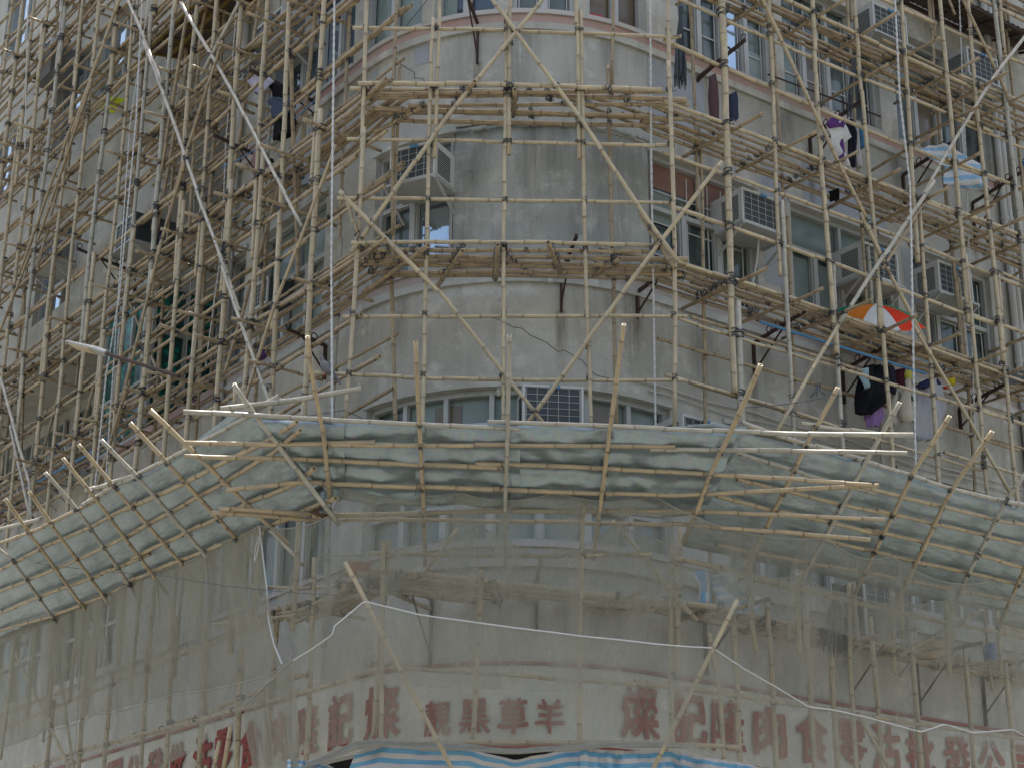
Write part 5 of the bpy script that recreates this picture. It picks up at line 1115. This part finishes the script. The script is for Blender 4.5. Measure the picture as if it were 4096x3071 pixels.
# ================================================================ pigeon on a pole, nest, small things
c = at('C', 'J6', 1670, 1290, .0)
m = MB(); c = c+V3((0, 0, -.02))
body = [((-.055, .0, .055), .012), ((-.035, 0, .05), .04), ((0, 0, .02), .052), ((.045, 0, -.03), .045), ((.085, 0, -.075), .026), ((.12, 0, -.12), .014), ((.15, 0, -.16), .010)]
m.tube([c+V3(p) for p, r in body], [r for p, r in body], 12)
m.tube([c+V3((-.03, 0, .05)), c+V3((-.035, 0, .085)), c+V3((-.045, -.005, .108)), c+V3((-.062, -.01, .108)), c+V3((-.078, -.01, .10))], [.03, .023, .024, .016, .002], 10)
o = m.build('pigeon', fabric((.17, .165, .175)), label='grey pigeon perched on a level bamboo pole left of the corner', cat='bird')
m = MB()
for sy in (-1, 1): m.tube([c+V3((0, sy*.02, -.02)), c+V3((-.005, sy*.02, -.075)), c+V3((-.03, sy*.02, -.08))], .0045, 5)
m.build('leg', fabric((.35, .12, .10)), o)
m = MB()
for sy in (-1, 1): m.grid([[c+V3((-.03+.16*u, sy*(.046-.02*u), .045-.16*u-.05*v*math.sin(u*3))) for u in (0, .25, .5, .75, 1)] for v in (0, .5, 1)])
m.build('wing', fabric((.12, .12, .13)), o)
m = MB(); random.seed(9); c = on('CC', px('J8', 1630, 1495), -.05)
for k in range(150):
    a = random.random()*6.28; b = random.gauss(0, .5); r = random.uniform(.035, .085); p = c+V3((math.cos(a)*r, random.uniform(-.04, .04), math.sin(a)*r*.7-.01)); q = V3((-math.sin(a+b), random.uniform(-.5, .5), math.cos(a+b)*.7))*random.uniform(.03, .07); m.tube([p-q*.5, p, p+q*.5], .0022, 3)
m.build('bird_nest', plain('twig', (.12, .07, .035), .9), label='small twiggy bird nest wedged where the fan poles meet the net, left of centre', cat='nest')
# small orange and cream tubs on the lower platform
def tub(pl, crop, x0, x1, y0, y1, label, col, off):
    a = at(pl, crop, x0, y1, off); b = at(pl, crop, x1, y1, off); h = at(pl, crop, x0, y0, off).z-a.z; c = (a+b)/2; r = (b-a).length/2; m = MB()
    prof = [(.82, 0), (.86, .1), (.97, .86), (1.03, .9), (1.03, 1), (.93, 1), (.9, .92), (.78, .1), (0.01, .08)]
    m.grid([[c+V3((math.cos(t_)*r*q, math.sin(t_)*r*q, h*z_)) for t_ in [2*math.pi*i/24 for i in range(25)]] for q, z_ in prof]); m.build('tub', fabric(col), label=label, cat='tub')
tub((nC, -16.5), 'H', 120, 290, 370, 440, 'orange plastic tub on the lower platform left of the corner, behind the net', (.42, .17, .08), 0)
tub('MR', 'I', 1512, 1700, 885, 950, 'cream plastic tub on the lower platform at right, behind the net', (.50, .38, .24), -.0)
m = MB(); a = at('C', 'E', 1420, 150, -.7); m.tube([a+V3((0, 0, .12)), a+V3((0, 0, -.02)), a+V3((.01, 0, -.1))], [.035, .035, .03], 10); m.build('plastic_bottle', 'pvc', label='cloudy plastic bottle tied to the rusty bracket under the blocked window', cat='bottle')
m = MB(); a = at('C', 'E', 1098, 890, -.0); m.tube([a+V3((0, .1, .05)), a+V3((0, -.06, -.05))], .022, 10); m.build('pole_stub', 'bam_grey', label='short cut stub of pipe lashed to the centre upright above the fan', cat='pipe')
# window notice
wz = W(1.0, 12.70, -.13); m = MB(); m.bar(W(.76, 12.67, -.128), W(.97, 12.67, -.128), .012, .16, Wn(.85)); st_ = m.build('window_sticker', plain('sticker', (.32, .035, .04), .5), label='small red sticker with white lettering in the brown-backed top window', cat='sticker')
cu = bpy.data.curves.new('t', 'FONT'); cu.body = 'vita'; cu.size = .11; cu.extrude = .001; cu.align_x = 'CENTER'; cu.align_y = 'CENTER'
o = bpy.data.objects.new('t', cu); COL.objects.link(o); me = bpy.data.meshes.new_from_object(o.evaluated_get(bpy.context.evaluated_depsgraph_get())); bpy.data.objects.remove(o)
n = Wn(.865); R = Matrix((Z.cross(n), Z, n)).transposed(); m = MB(); m.add([W(.865, 12.68, -.118)+R @ v.co for v in me.vertices], [list(p.vertices) for p in me.polygons]); m.build('lettering', 'white_paint', st_)
# blue cord tangle at left
rope([at('L', 'J4', 500, 470, -.3), at('L', 'J4', 930, 240, -.35), at('L', 'J4', 1130, 60, -.3), at('L', 'J2', 1560, 1100, -.3)], 'pale blue-green cord strung from the left bracket to the dark clothes', .007, 'blue_pipe', .03)
